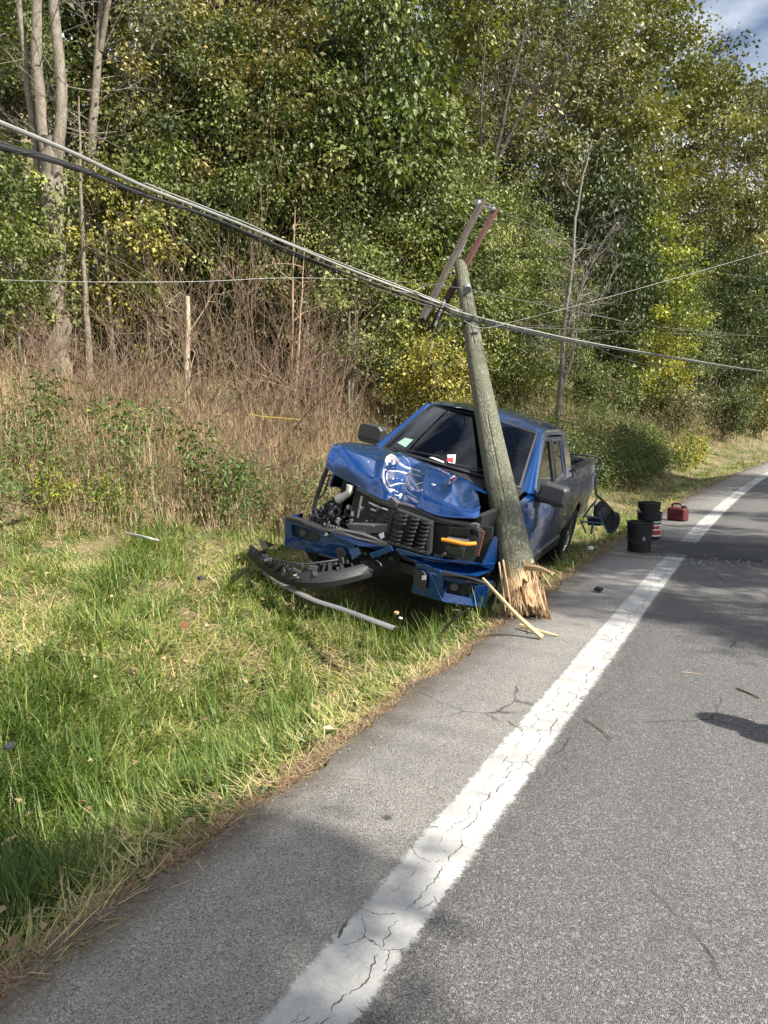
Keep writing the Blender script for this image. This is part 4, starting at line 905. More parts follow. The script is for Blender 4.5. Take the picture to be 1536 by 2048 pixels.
# mirrors
def mirror(s, base, head_c, name='door_mirror'):
    mr = MB(); hx, hy, hz = head_c
    prof = [(-.14, -.095), (.11, -.10), (.14, -.065), (.145, .08), (.115, .11), (-.09, .115), (-.14, .08)]
    front = [(hx + s * x, hy - .045, hz + z) for x, z in prof]; back = [(hx + s * x * 1.0, hy + .09, hz + z) for x, z in prof]; mid = [(hx + s * x * .86, hy - .085, hz + z * .84) for x, z in prof]
    n = len(prof); V = mid + front + back; F = [tuple(range(n)) if s < 0 else tuple(range(n-1, -1, -1)), tuple(range(2*n, 3*n))]
    for k in (0, n):
        for i in range(n): j = (i+1) % n; F.append((k+i, k+j, k+n+j, k+n+i))
    mr.add(V, F); o = mr.build(name, M_GREYPL, truck, bevel=.014, seg=3)
    MB().bar(base, (hx - s * .10, hy + .01, hz - .07), .11, .085).build('mirror_arm', M_GREYPL, o, bevel=.015)
    MB().bar((hx - s * .155, hy - .088, hz - .035), (hx + s * .13, hy - .088, hz - .05), .012, .016).build('mirror_trim', M_BLACK, o)
    MB().slab([(hx + s * x * .9, hy + .094, hz + z * .9) for x, z in prof], (0, -.01, 0)).build('mirror_glass', M_STEEL, o)
mirror(1, (.925, 1.98, 1.25), tuple(qx(1106, 990, 1.10))); mirror(-1, (-.925, 1.95, 1.33), (-1.10, 1.97, 1.385))
# door handles, badge
for y in (2.62,): 
    h = MB().bar((1.015, y - .10, 1.12), (1.015, y + .08, 1.125), .03, .035).build('door_handle', M_GREYPL, truck, bevel=.01)
bp = qx(1063, 1026, side_x(np.array([1.58]), np.array([1.13]))[0] + .006)
m = MB()
for k, (dy, dz, L) in enumerate(((0, 0, .06), (0, .022, .06), (-.008, -.03, .012), (.01, -.055, .010), (.0, -.085, .008))): m.bar((bp[0], bp[1] + dy - L/2, bp[2] + dz), (bp[0], bp[1] + dy + L/2, bp[2] + dz + .006), .008, .012)
m.build('fender_badge', M_GREYBEAM, truck)

# bed: inner walls, floor, tailgate, rail caps
m = MB().box((0, 4.88, .86), (1.66, 1.94, .05))
for s in (1, -1): m.box((s * .80, 4.88, 1.10), (.05, 1.9, .5))
m.box((0, 3.95, 1.12), (1.7, .05, .5)); m.build('bed_liner', M_BLACK, truck)
for s in (1, -1): MB().sheet(np.array([[(s * (x - (.01 if y > 5.7 else 0)), y, np.interp(y, BT[0], BT[1]) + z) for y in np.linspace(3.92, 5.85, 14)] for x, z in (((.80, .0), (.80, .022), (.93, .024), (.945, .0))[::-1 if s > 0 else 1])]), .01).build('rail_cap', M_TRIM, truck, smooth=True)
MB().box((0, 5.84, 1.10), (1.66, .06, .60)).build('tailgate', M_TRIM, truck, bevel=.015)
MB().box((0, 5.98, .66), (1.9, .18, .20)).build('rear_bumper', M_DARKMETAL, truck, bevel=.03)
m = MB()
for k in range(5): m.tube(spline([(-.6 + .25 * k, 4.1 + .1 * (k % 2), 1.33), (-.3 + .2 * k, 4.6, 1.44 + .03 * (k % 3)), (-.1 + .2 * k, 5.2, 1.40), (.2 + .1 * k, 5.6, 1.36)], 6), .035, 8)
for k in range(9): m.bar((-.5 + .15 * k, 4.15 + .12 * (k % 3), 1.20), (-.2 + .13 * k, 4.5 + .1 * (k % 4), 1.40 + .03 * (k % 2)), .10, .05)
setp(m.build('tool_heap', M_BLACK, None), 'heap of black hoses and tools lying in the truck bed', 'tools').matrix_world = TR_M

# ---- crushed hood: surveyed rows from lip to rear edge
H = [[(652,934,.36),(655,912,.38),(668,888,.55),(700,884,1.0),(757,891,1.50)],
     [(668,948,.34),(672,925,.36),(684,892,.52),(714,886,1.0),(772,897,1.50)],
     [(697,964,.30),(699,936,.31),(703,904,.50),(730,889,1.0),(790,903,1.48)],
     [(720,976,.26),(722,944,.29),(727,912,.52),(752,894,1.0),(810,911,1.46)],
     [(742,988,.22),(746,954,.27),(752,921,.55),(776,901,1.0),(830,919,1.45)],
     [(768,1000,.18),(768,958,.25),(774,917,.58),(804,907,1.0),(852,925,1.43)],
     [(786,1003,.36),(786,985,.44),(793,930,.74),(822,915,1.02),(866,930,1.42)],
     [(806,1006,.40),(808,980,.50),(815,944,.80),(838,924,1.02),(884,936,1.42)],
     [(834,1014,.17),(843,984,.24),(850,950,.60),(868,934,1.0),(908,945,1.43)],
     [(858,1025,.14),(862,992,.20),(862,966,.52),(886,943,1.0),(928,954,1.45)],
     [(880,1032,.12),(882,1000,.18),(880,974,.52),(905,951,1.0),(948,966,1.48)],
     [(903,1035,.12),(903,1008,.17),(905,966,.48),(922,953,1.0),(968,978,1.5)],
     [(926,1036,.12),(926,1018,.16),(926,988,.56),(938,962,.95),(988,990,1.5)],
     [(945,1036,.14),(946,1020,.19),(944,984,.60),(949,972,.9),(1004,1000,1.5)],
     [(958,1034,.17),(960,1012,.24),(956,990,.62),(953,980,.9),(1012,1006,1.5)]]
G = np.array([[q(*c) for c in row] for row in H])                     # across x along
def refine(G, n, k=.55):
    out = []
    for i in range(G.shape[1] - 1):
        p1, p2 = G[:, i], G[:, i+1]; p0 = G[:, max(0, i-1)]; p3 = G[:, min(G.shape[1]-1, i+2)]
        for t in np.arange(n) / n:
            cr = .5 * ((2*p1) + (-p0+p2)*t + (2*p0-5*p1+4*p2-p3)*t*t + (-p0+3*p1-3*p2+p3)*t**3); out.append(k * cr + (1-k) * (p1*(1-t) + p2*t))
    out.append(G[:, -1]); return np.stack(out, 1)
G = refine(G, 9, .32); G = refine(G.transpose(1, 0, 2), 6, .30).transpose(1, 0, 2)
nr = np.random.default_rng(5)
cre = .006 * np.sin(G[..., 0] * 17 + G[..., 1] * 9) + .005 * np.sin(G[..., 0] * 31 - G[..., 1] * 23 + 1) * np.clip(G[..., 1] - .3, 0, 1)
hood = MB().sheet(G.transpose(1, 0, 2), .016).build('hood', M_PAINT_BLUE, truck, smooth=True)
hood.data.set_sharp_from_angle(angle=R(13))
hood_v = [Vector(v.co) for v in hood.data.vertices]; hood_bvh = BVHTree.FromPolygons(hood_v, [tuple(p.vertices) for p in hood.data.polygons])
def bvh_of(o): return BVHTree.FromPolygons([Vector(v.co) for v in o.data.vertices], [tuple(p.vertices) for p in o.data.polygons])
def on(bvh, px, py, lift=.004):
    o = Vector((EYE - TT) @ TM); d = Vector(ray(px, py) @ TM).normalized(); h = bvh.ray_cast(o, d)
    return None if h[0] is None else np.array(h[0] - d * lift)
def scrape(bvh, pts, w, parent, name='scrape', mat=None, crop=(740, 880, 5.908)):
    pp = [(crop[0] + x / crop[2], crop[1] + y / crop[2]) for x, y in pts]; pp = spline([(a, b, 0) for a, b in pp], 5)
    P = [on(bvh, a, b, .006) for a, b, _ in pp]; P = [p for p in P if p is not None]
    if len(P) < 3: return
    P = np.array(P); L = len(P); prof = np.sin(np.linspace(.15, math.pi - .1, L)) ** .5 * (.75 + .5 * nr.random(L)); vd = np.array((EYE - TT) @ TM) - P; vd /= np.linalg.norm(vd, axis=1, keepdims=True)
    T = np.gradient(P, axis=0); S = np.cross(T, vd); S /= np.linalg.norm(S, axis=1, keepdims=True) + 1e-9
    G = np.stack([P - S * (w * prof)[:, None] * .5, P + vd * .004, P + S * (w * prof)[:, None] * .5], 0)
    MB().sheet(G[::-1], .004).build(name, mat or M_SCRAPE, parent, smooth=True)
for pts, w in (([(205, 300), (190, 250), (215, 205), (262, 190), (305, 225), (345, 280), (420, 325), (520, 350), (585, 365)], .034), ([(205, 265), (235, 225), (270, 240), (280, 290)], .05), ([(165, 340), (158, 430), (172, 520), (215, 580), (270, 590), (335, 620)], .020),
    ([(215, 365), (330, 372), (440, 400), (520, 412), (600, 430)], .020), ([(205, 370), (195, 460), (240, 550)], .012), ([(240, 545), (330, 518), (420, 525), (490, 555), (515, 590)], .016), ([(190, 560), (230, 600), (290, 585)], .024), ([(520, 550), (570, 520), (630, 500)], .009), ([(725, 515), (755, 530), (780, 530)], .014), ([(430, 155), (500, 180), (575, 205)], .013), ([(380, 185), (440, 235), (470, 300)], .006), ([(1070, 385), (1085, 395), (1095, 400)], .02), ([(290, 650), (340, 660), (370, 640), (350, 690)], .02)):
    scrape(hood_bvh, pts, w, hood)
for k in range(24):                                                   # flaked paint round the dent
    px, py = nr.normal(805, 26), nr.normal(958, 26); c = on(hood_bvh, px, py, .003)
    if c is None: continue
    s_ = nr.uniform(.003, .011); cp = [on(hood_bvh, px + s_ * 260 * math.cos(a) * nr.uniform(.5, 1.2), py + s_ * 260 * math.sin(a) * nr.uniform(.4, 1), .003) for a in np.linspace(0, 6.283, 6)[:-1]]
    if any(p is None for p in cp): continue
    MB().slab(cp, tuple((c - (EYE - TT) @ TM) / np.linalg.norm(c - (EYE - TT) @ TM) * .001)).build('paint_flake', M_SCRAPE if k % 3 else M_DARKMETAL, hood)
rb = bvh_of(roof)
for pts, w in (([(1085, 180), (1150, 195), (1110, 230), (1070, 265)], .02), ([(1210, 210), (1280, 230), (1355, 250)], .018), ([(1160, 170), (1220, 160), (1300, 165)], .007)): scrape(rb, pts, w, roof, 'scrape', None, (720, 790, 6.4))
# stickers and a pale green patch at the foot of the windscreen
def ws_at(px, py):
    o = (EYE - TT) @ TM; d = ray(px, py) @ TM; best = min(((np.linalg.norm(np.cross(ws(u, v) - o, d / np.linalg.norm(d))), u, v) for u in np.linspace(0, 1, 101) for v in np.linspace(0, 1, 51))); return ws(best[1], best[2])
def glass_patch(name, pix, mat, back=.02, parent=None): MB().slab([ws_at(*p) + np.array([0, back, -back * .5]) for p in pix], (0, .002, -.001)).build(name, mat, parent or truck)
glass_patch('glass_patch', [(795, 886), (811, 877), (826, 881), (811, 894)], M_PALE_GREEN, -.007)
glass_patch('sticker', [(894, 911), (912, 911), (911, 927), (897, 926)], M_WHITE, -.008); glass_patch('sticker', [(897, 917), (908, 916), (908, 926), (893, 923)], M_RED, -.011)
glass_patch('sticker', [(860, 915), (866, 914), (890, 924), (888, 926)], M_WHITE, -.008)

# ---- torn front end
def px_slab(name, pts, th, mat, parent=None, bevel=.0, label=None):
    o = MB().slab([q(*p) for p in pts], (0, th, 0)).build(name, mat, parent or truck, bevel=bevel)
    if label: o['label'] = label
    return o
def px_tube(m, pts, r, n=8, sm=5): m.tube(spline([q(*p) for p in pts], sm), r, n); return m
# engine bay: firewall, inner fenders, radiator, battery tray and odd brackets
m = MB().box((0, 1.40, .90), (1.7, .04, .75)); m.box((-.62, 1.0, .95), (.05, .9, .55)); m.box((.80, .85, .95), (.05, 1.1, .5)); m.box((0, .9, .62), (1.5, 1.1, .05)); m.build('engine_bay', M_BLACK, truck)
m = MB().box((.05, .95, .95), (.62, .66, .36)); m.box((.05, .80, 1.16), (.5, .45, .08)); 
for x in (-.16, -.05, .06, .17, .28): m.box((x, .62, 1.03), (.05, .06, .28))
m.build('engine', M_DARKMETAL, truck, bevel=.02)
rad = MB().box((.06, .42, .84), (.98, .04, .50)).build('radiator', M_DARKMETAL, truck)
m = MB()
for k in range(28): m.box((.06, .395, .60 + .018 * k), (.94, .012, .006))
setp(m.build('fin', M_GREYBEAM, rad), kind='stuff')
m = MB()
px_tube(m, [(716,977,.30),(738,990,.28),(757,1001,.26),(775,1007,.24),(800,1008,.22),(830,1016,.20),(870,1035,.18),(905,1043,.16),(955,1050,.20)], .020, 8)
m.bar(q(716,975,.29), q(776,1004,.25), .05, .05); m.bar(q(776,1004,.25), q(872,1038,.2), .05, .065); m.bar(q(872,1040,.2), q(958,1052,.2), .05, .04); m.bar(q(784,998,.25), q(796,1010,.2), .06, .05)
m.build('radiator_support', M_GREYBEAM, truck, bevel=.008)
m = MB()
for a, b, r in (((716,1035),(724,992),.012), ((738,1005),(760,1015),.010), ((745,1010),(775,1020),.008), ((742,1018),(752,1022),.010)): m.tube([q(*a, .30), q(*b, .30)], r, 6)
m.build('bracket', M_STEEL, truck)
MB().tube(spline([q(701,970,.30), q(698,984,.30), q(690,991,.32), q(677,998,.36)], 6), np.array(list(np.linspace(.035, .032, 12)) + list(np.linspace(.034, .045, 7))), 14).build('filler_neck', M_WHITEPL, truck, smooth=True)
m = MB()
px_tube(m, [(655,935,.42),(640,975,.40),(630,1010,.38),(626,1045,.36)], .022, 8); px_tube(m, [(661,948,.36),(648,985,.35),(634,1000,.34)], .010, 6); px_tube(m, [(650,945,.40),(643,955,.38),(660,950,.36)], .008, 6); px_tube(m, [(634,1000,.33),(631,1022,.33),(640,1042,.33)], .012, 6)
m.build('fender_apron', M_DARKMETAL, truck, smooth=True)
nr = np.random.default_rng(15); 
for k in range(26):
    px, py = nr.uniform(628, 706), nr.uniform(1012, 1046)
    if py < 1005 + (px - 640) * .1: continue
    m = MB(); c = q(px, py, .30 + .15 * nr.random()); w = .018 + .04 * nr.random()
    if k % 3 == 0: m.lathe([(w, -.02), (w, .02), (w * .6, .025), (w * .6, -.02)], 14, Matrix.Translation(c) @ Matrix.Rotation(R(90), 4, 'X'), True)
    elif k % 3 == 1: m.box(c, (w, .03, w * 1.6), Matrix.Rotation(nr.uniform(-1, 1), 3, 'Y'))
    else: m.tube(spline([c, c + nr.standard_normal(3) * .05, c + nr.standard_normal(3) * .08], 5), .007, 6)
    m.build('broken_mount', [M_GREYBEAM, M_STEEL, M_DARKMETAL][k % 3] if k % 4 else M_BLACK, truck, bevel=.004)
for k in range(6):
    m = MB(); a = (nr.uniform(640, 760), nr.uniform(1000, 1030), .33); px_tube(m, [a, (a[0] + nr.uniform(-15, 20), a[1] + nr.uniform(5, 16), .30), (a[0] + nr.uniform(-20, 30), a[1] + nr.uniform(12, 25), .33)], .005, 5); m.build('wire', M_BLACK, truck)
o = px_slab('crash_beam', [(690,1048,.16),(704,1047,.15),(776,1051,.12),(777,1066,.12),(730,1068,.13),(700,1062,.15)], .09, M_GREYBEAM, bevel=.01)
m = MB()
for k in range(7): m.tube([q(648 + 6 * k, 1046 + 1.6 * k, .17), q(652 + 6 * k, 1057 + 1.6 * k, .17)], .012, 7)
m.build('crash_foam', M_GREYBEAM, truck)
px_slab('crash_beam', [(703,1068,.12),(760,1072,.10),(772,1088,.10),(740,1092,.1)], .04, M_BLACK, bevel=.006)
px_slab('tag', [(757,1069,.08),(767,1064,.08),(769,1074,.08),(762,1079,.08)], .004, M_WHITE)
m = MB()
for k in range(90):
    px, py = nr.uniform(640, 790), nr.uniform(1008, 1128)
    if py < 1000 + (px - 640) * .12: continue
    c = q(px, py, nr.uniform(.12, .34)); s_ = nr.uniform(.006, .026); m.box(c, (s_, s_ * nr.uniform(.3, 1), s_ * nr.uniform(.4, 1.6)), Matrix.Rotation(nr.uniform(-1.5, 1.5), 3, 'Y') @ Matrix.Rotation(nr.uniform(-1, 1), 3, 'X'))
setp(m.build('fragment', M_GREYBEAM, truck), kind='stuff')
# remaining right half of the grille: surround and slats
gr = MB()
gr.bar(q(776,1083,.08), q(860,1107,.08), .05, .035); gr.bar(q(862,1044,.09), q(858,1107,.09), .06, .04); gr.bar(q(795,1020,.10), q(866,1046,.09), .06, .03)
grille = gr.build('grille', M_TRIM, truck, bevel=.008)
m = MB(); m.slab([q(779,1030,.16), q(866,1050,.16), q(860,1108,.16), q(772,1084,.16)], (0, .02, 0)); m.build('grille_backing', M_BLACK, grille)
for c in range(3):
    cx0 = 796 + 23 * c; cy0 = 1029 + 7.5 * c
    for k in range(8):
        if c == 0 and k == 3: continue
        x0 = cx0 - 1.9 * k; y0 = cy0 + 8.0 * k; w = 18 - .4 * k
        P = spline([q(x0 - 2, y0 - 1, .10), q(x0 + w * .5, y0 + 3.4, .055), q(x0 + w, y0 + 3.2, .055), q(x0 + w + 1.5, y0 + .2, .10)], 4)
        MB().tube(P, .0125, 7).build('slat', M_TRIM, grille, smooth=True)
for c in range(4):
    a = q(786 + 24 * c, 1022 + 8 * c, .12); b = q(771 + 24 * c, 1084 + 8.3 * c, .12); MB().bar(a, b, .02, .03).build('grille_rib', M_BLACK, grille)
# headlight
hl = px_slab('headlight', [(868,1046,.20),(897,1050,.19),(957,1058,.24),(962,1075,.27),(950,1118,.27),(940,1132,.26),(888,1114,.20),(862,1108,.20)], .12, M_BLACK, bevel=.015)
for nm, pl in (('reflector', [(899,1053,.17),(940,1056,.19),(936,1074,.19),(896,1072,.17)]), ('reflector', [(892,1092,.17),(930,1096,.19),(926,1116,.19),(892,1108,.17)])): px_slab(nm, pl, .02, simple('lamp_bowl', (.16, .16, .17), .25, .7), hl, .01)
px_slab('lens', [(897,1050,.14),(950,1056,.17),(948,1124,.17),(888,1112,.14)], .006, M_LENS, hl)
MB().tube(spline([q(884,1079,.12), q(905,1083,.11), q(930,1088,.12), q(952,1087,.17)], 6), .017, 10).build('indicator', M_AMBER, hl, smooth=True)
px_slab('lamp_divider', [(896,1074,.125),(938,1080,.14),(938,1084,.14),(890,1079,.12)], .01, simple('grey_chrome', (.3, .31, .33), .3, .6), hl)
# shards of mounts above and below the lamp
for a, b, w in (((905,1044,.18),(922,1050,.18),.02), ((925,1046,.2),(950,1049,.2),.018), ((868,1108,.14),(884,1116,.14),.03), ((884,1112,.12),(892,1106,.12),.03), ((845,1111,.12),(882,1122,.12),.02), ((895,1120,.14),(935,1128,.16),.02)):
    MB().bar(q(*a), q(*b), .04, w).build('broken_mount', M_DARKMETAL if w > .02 else M_BLACK, truck, bevel=.005)
MB().bar(q(966,1062,.3), q(954,1112,.3), .02, .03).build('broken_mount', simple('rusty_metal', (.16, .055, .025), .8), truck)
px_slab('lamp_pocket', [(862,1044,.30),(985,1055,.36),(975,1150,.36),(860,1125,.30)], .05, M_BLACK)
# fender nose, lower strip, left and right bumper halves
px_slab('fender_nose', [(987,1074,.34),(992,1076,.40),(990,1128,.42),(984,1130,.36),(963,1130,.24),(964,1126,.22),(976,1098,.28)], .05, M_PAINT_BLUE, bevel=.008)
bs = px_slab('bumper_strip', [(783,1094,.08),(800,1097,.07),(850,1112,.06),(890,1122,.06),(960,1130,.16),(988,1126,.32),(984,1142,.34),(956,1153,.20),(905,1148,.10),(850,1133,.08),(800,1112,.08)], .06, M_PAINT_BLUE, bevel=.012)
def bump_half(name, outer, hole, th, label):
    o = MB().ring([q(*p) for p in outer], [q(*p) for p in hole], (0, th, 0)).build(name, M_PAINT_BLUE, truck, bevel=.01); o['label'] = label; return o
br = bump_half('bumper', [(858,1142,.06),(978,1168,.20),(968,1214,.24),(943,1213,.12),(884,1204,.07)], [(888,1161,.09),(950,1172,.13),(940,1196,.13),(884,1184,.09)], .10, 'driver side half of the front bumper, bent down into the grass')
px_slab('bumper_plate', [(830,1126,.12),(850,1130,.08),(880,1140,.06),(888,1150,.06),(886,1204,.08),(822,1186,.14),(826,1160,.14)], .03, M_PAINT_BLUE, br, .01)
px_slab('tow_pocket', [(827,1138,.10),(846,1141,.07),(853,1152,.06),(851,1178,.07),(840,1180,.09),(826,1160,.11)], .012, M_GREYPL, br, .006)
px_slab('tow_hole', [(844,1152,.045),(851,1152,.045),(850,1160,.045),(843,1160,.045)], .02, M_STEEL, br)
px_slab('fog_lamp_recess', [(886,1159,.16),(952,1172,.2),(941,1198,.2),(882,1186,.16)], .03, M_BLACK, br)
MB().lathe([(0, -.01), (.03, -.008), (.038, 0), (.038, .04)], 16, Matrix.Translation(q(908,1174,.14)) @ Matrix.Rotation(R(-90), 4, 'X')).build('fog_lamp', M_GREYBEAM, br, smooth=True)
px_slab('bumper_end', [(955,1166,.14),(978,1168,.22),(982,1178,.36),(968,1208,.36),(945,1214,.14)], .16, M_PAINT_BLUE, br, .012)
px_slab('step_pad', [(884,1142,.05),(935,1156,.07),(977,1166,.2),(977,1171,.2),(935,1164,.07),(886,1151,.05)], .05, M_TRIM, br, .006)
bl = bump_half('bumper', [(570,1034,.16),(640,1058,.10),(690,1090,.06),(688,1120,.08),(640,1108,.10),(569,1094,.16)], [(582,1049,.15),(634,1064,.11),(640,1080,.10),(636,1086,.10),(600,1080,.12),(583,1071,.14)], .12, 'passenger side half of the front bumper, twisted and hanging')
px_slab('bumper_end', [(566,1036,.20),(573,1033,.16),(572,1096,.16),(567,1092,.24)], .30, M_PAINT_BLUE, bl, .01)
px_slab('fog_lamp_recess', [(580,1047,.22),(640,1064,.18),(642,1088,.18),(584,1074,.22)], .03, M_GREYPL, bl)
MB().lathe([(0, -.01), (.028, -.008), (.036, 0), (.036, .03)], 14, Matrix.Translation(q(606,1066,.18)) @ Matrix.Rotation(R(-90), 4, 'X')).build('fog_lamp', M_GREYBEAM, bl, smooth=True)
px_slab('step_pad', [(571,1033,.14),(600,1040,.11),(640,1056,.09),(660,1062,.08),(655,1068,.08),(610,1050,.10),(574,1040,.14)], .10, M_TRIM, bl, .006)
px_slab('bumper_strip', [(642,1072,.07),(662,1066,.05),(720,1078,.03),(770,1092,.05),(786,1100,.10),(780,1104,.10),(720,1092,.04),(668,1080,.06)], .06, M_PAINT_BLUE, bl, .008)
px_slab('step_pad', [(652,1061,.06),(672,1058,.05),(720,1068,.03),(775,1086,.05),(783,1094,.06),(768,1094,.05),(715,1078,.03),(664,1066,.05)], .08, M_GREYBEAM, bl, .006)
px_slab('bumper_plate', [(644,1080,.10),(668,1079,.08),(712,1088,.06),(706,1104,.06),(690,1120,.08),(642,1108,.10)], .03, M_PAINT_BLUE, bl, .008)
px_slab('tow_bracket', [(668,1103,.05),(674,1096,.04),(686,1096,.04),(692,1108,.04),(688,1120,.05),(676,1118,.05)], .02, M_GREYPL, bl, .004)
px_slab('tow_bracket', [(698,1098,.05),(716,1094,.05),(722,1108,.05),(704,1120,.05)], .02, simple('blue_grey', (.05, .10, .22), .5), bl, .004)
px_slab('bracket', [(640,1104,.12),(690,1118,.08),(684,1122,.08),(636,1110,.12)], .04, M_GREYBEAM, bl, .004)
MB().slab([q(648,1072,.03), q(656,1070,.03), q(652,1065,.03)], (0, .004, 0)).build('bracket', M_STEEL, bl)
st = MB(); st.bar(q(742,1112,.06), q(786,1096,.05), .03, .05); st.build('bumper_fragment', M_PAINT_BLUE, truck, bevel=.006)
# black box added to stand for the deep shade under the engine
MB().box((0, 1.15, .46), (1.3, .4, .22)).build('under_shade', M_BLACK, truck)

# ------------------------------------------------------------------ pieces lying in front of the truck
def w_slab(name, pts, z, th, mat, label, cat, bevel=.006):
    o = MB().slab([onz(px, py, zz) for px, py, zz in pts], th).build(name, mat, None, bevel=bevel); return setp(o, label, cat)
va = empty('torn_valance'); setp(va, 'torn black plastic bumper valance lying on the grass in front of the truck', 'car part')
def wp(px, py, z): return onz(px, py, z)
P1 = spline([wp(497,1102,.32), wp(525,1125,.26), wp(562,1150,.22), wp(610,1160,.22), wp(660,1158,.24), wp(720,1145,.28), wp(775,1128,.32), wp(800,1118,.36)], 6)
m = MB(); G = np.stack([P1 + np.array([0, 0, a]) + np.array([-.02, .05, 0]) * b for a, b in ((-.07, 0), (-.02, -.3), (.03, .2), (.06, 1.2))], 0); m.sheet(G, .006); m.build('lip', M_BLACK, va, smooth=True)
P2 = spline([wp(545,1118,.36), wp(600,1128,.34), wp(660,1122,.36), wp(720,1112,.38), wp(770,1100,.42)], 6)
m = MB(); m.tube(P2, .010, 6); 
nr = np.random.default_rng(21)
for k in range(16):
    f = k / 15; a = P1[int(f * (len(P1) - 8)) + 6]; b = P2[int(f * (len(P2) - 1))]; m.bar(a, b + np.array([0, 0, -.02]), .018 + .02 * nr.random(), .016)
m.build('lattice', M_BLACK, va)
m = MB()
for k in range(34):
    f = nr.random(); g = nr.random(); a = lerp(P1[int(f * (len(P1) - 8)) + 6], P2[int(f * (len(P2) - 1))], g); m.box(a, (.02 + .06 * nr.random(), .02 + .03 * nr.random(), .02 + .04 * nr.random()), Matrix.Rotation(nr.uniform(-1, 1), 3, 'Z') @ Matrix.Rotation(nr.uniform(-.6, .6), 3, 'Y'))
for k in range(6):
    a = P1[3 + k]; m.box(a + np.array([nr.uniform(-.05, .05), .05, .04]), (.05, .05, .03), Matrix.Rotation(nr.uniform(-1, 1), 3, 'Z'))
setp(m.build('clip', M_GREYPL, va, bevel=.004), kind='stuff')
P3 = spline([wp(640,1128,.30), wp(700,1122,.32), wp(745,1112,.36), wp(790,1098,.42)], 6); MB().tube(P3, .022, 8).build('hose', M_BLACK, va, smooth=True)
P = spline([onz(520,1140,.10), onz(560,1166,.10), onz(620,1198,.09), onz(680,1218,.08), onz(735,1238,.08), onz(790,1258,.05)], 6)
m = MB(); tw = np.linspace(0, 2.2, len(P)); T = np.gradient(P, axis=0); T /= np.linalg.norm(T, axis=1, keepdims=True); S = np.cross(T, [0, 0, 1.0]); U_ = np.cross(S, T)
G = np.stack([P + (S * math.cos(a) * .032 + U_ * math.sin(a) * .020) for a in np.linspace(0, math.pi, 7)], 0); m.sheet(G, .003)
setp(m.build('guard_strip', simple('weathered_grey', (.16, .16, .158), .6, var=.35, scale=25), None, smooth=True), 'long bent grey strip of pole guard lying in the grass', 'debris')
P = spline([onz(252,1067,.44), onz(275,1071,.47), onz(300,1077,.47), onz(316,1081,.42)], 5)
setp(MB().tube(P, .013, 10).build('white_pipe', simple('dull_white_plastic', (.34, .33, .30), .6, var=.4), None, smooth=True), 'short white pipe lying at the foot of the weeds', 'debris')
m = MB(); m.sheet(np.array([[onz(px + 10 * i, py + 4 * i * (1 - j), .42 + .05 * math.sin(i * 2 + j)) for i in range(4)] for j, (px, py) in enumerate(((518, 1078), (520, 1090), (526, 1100)))]), .006)
setp(m.build('splash_guard', M_BLACK, None, smooth=True), 'crumpled black splash guard behind the torn valance', 'car part')
# ------------------------------------------------------------------ the broken utility pole
def pole_wood():
    t = NT('weathered_pole'); c = t.coord(); sep = t.new('SeparateXYZ'); t.l(c, sep.inputs[0]); z = sep.outputs[2]
    g = t.noise(t.mapping(c, (1, 1, .30)), 5.5, 3, .5, .3); band = t.math('FRACT', t.math('MULTIPLY', g, 21)); band = t.math('ABSOLUTE', t.math('SUBTRACT', band, .5))
    band = t.ramp(band, [(.10, 0), (.26, 1)]); fine = t.noise(t.mapping(c, (1, 1, .06)), 70, 4, .65)
    grey = t.mix(band, (.235, .23, .16), (.085, .088, .056)); grey = t.mix(t.math('MULTIPLY', fine, .8), grey, (.075, .07, .045))
    grey = t.mix(t.ramp(t.noise(c, 2.2, 4), [(.45, 0), (.7, .5)]), grey, (.09, .094, .052))
    fresh = t.mix(fine, (.24, .12, .045), (.66, .46, .25))
    f = t.ramp(t.math('ADD', z, t.math('MULTIPLY', t.math('SUBTRACT', t.noise(t.mapping(c, (1, 1, .15)), 14, 3), .5), .55)), [(.30, 1), (.42, 0)])
    k = t.mix(f, grey, fresh); h = t.math('ADD', t.math('MULTIPLY', band, .25), fine)
    t.pbr(k, .85, 0, t.bump(h, .8, .012)); return t.m
M_POLE = pole_wood()
def split_wood():
    t = NT('split_wood'); c = t.coord(); n = t.noise(t.mapping(c, (1, 1, .07)), 60, 5, .7); v = t.noise(c, 9, 4)
    k = t.mix(n, (.20, .115, .055), (.64, .47, .28)); k = t.mix(t.ramp(v, [(.42, 0), (.66, .7)]), k, (.30, .165, .075)); t.pbr(k, .85, 0, t.bump(n, .9, .01)); return t.m
M_SPLIT = split_wood(); M_SPLINTER = simple('splinter_wood', (.55, .42, .22), .8, var=.3, scale=30)
PB = np.array(onz(1056, 1236, 0.0)); PT = at(918, 526, 10.4)
ax = PT - PB; PL = float(np.linalg.norm(ax)); rotq = Vector(ax).to_track_quat('Z', 'Y')
pole = empty('utility_pole', PB, rotq.to_euler()); setp(pole, 'grey wooden utility pole snapped at its foot and leaning over the truck', 'utility pole')
PM = np.array(rotq.to_matrix())
def pl(p): return (np.asarray(p) - PB) @ PM                           # world to pole local
nr = np.random.default_rng(71)
prof = lambda z: np.interp(z, [0, .5, PL * .5, PL - .12, PL], [.180, .155, .118, .088, .06])
zs = np.concatenate([np.linspace(.0, .8, 26), np.linspace(.86, PL, 90)]); na = 56; a = np.arange(na) / na * 2 * np.pi
check = np.zeros(na); 
for i in nr.choice(na, 9, False): check[i] = .5 + .5 * nr.random()
vr = RT @ PM; aR = math.atan2(vr[1], vr[0]); vc = (EYE - PB) @ PM; aC = math.atan2(vc[1], vc[0])
sm_ = np.convolve(np.concatenate([nr.random(na)] * 3), [.25, .5, .25], 'same')[na:2*na]
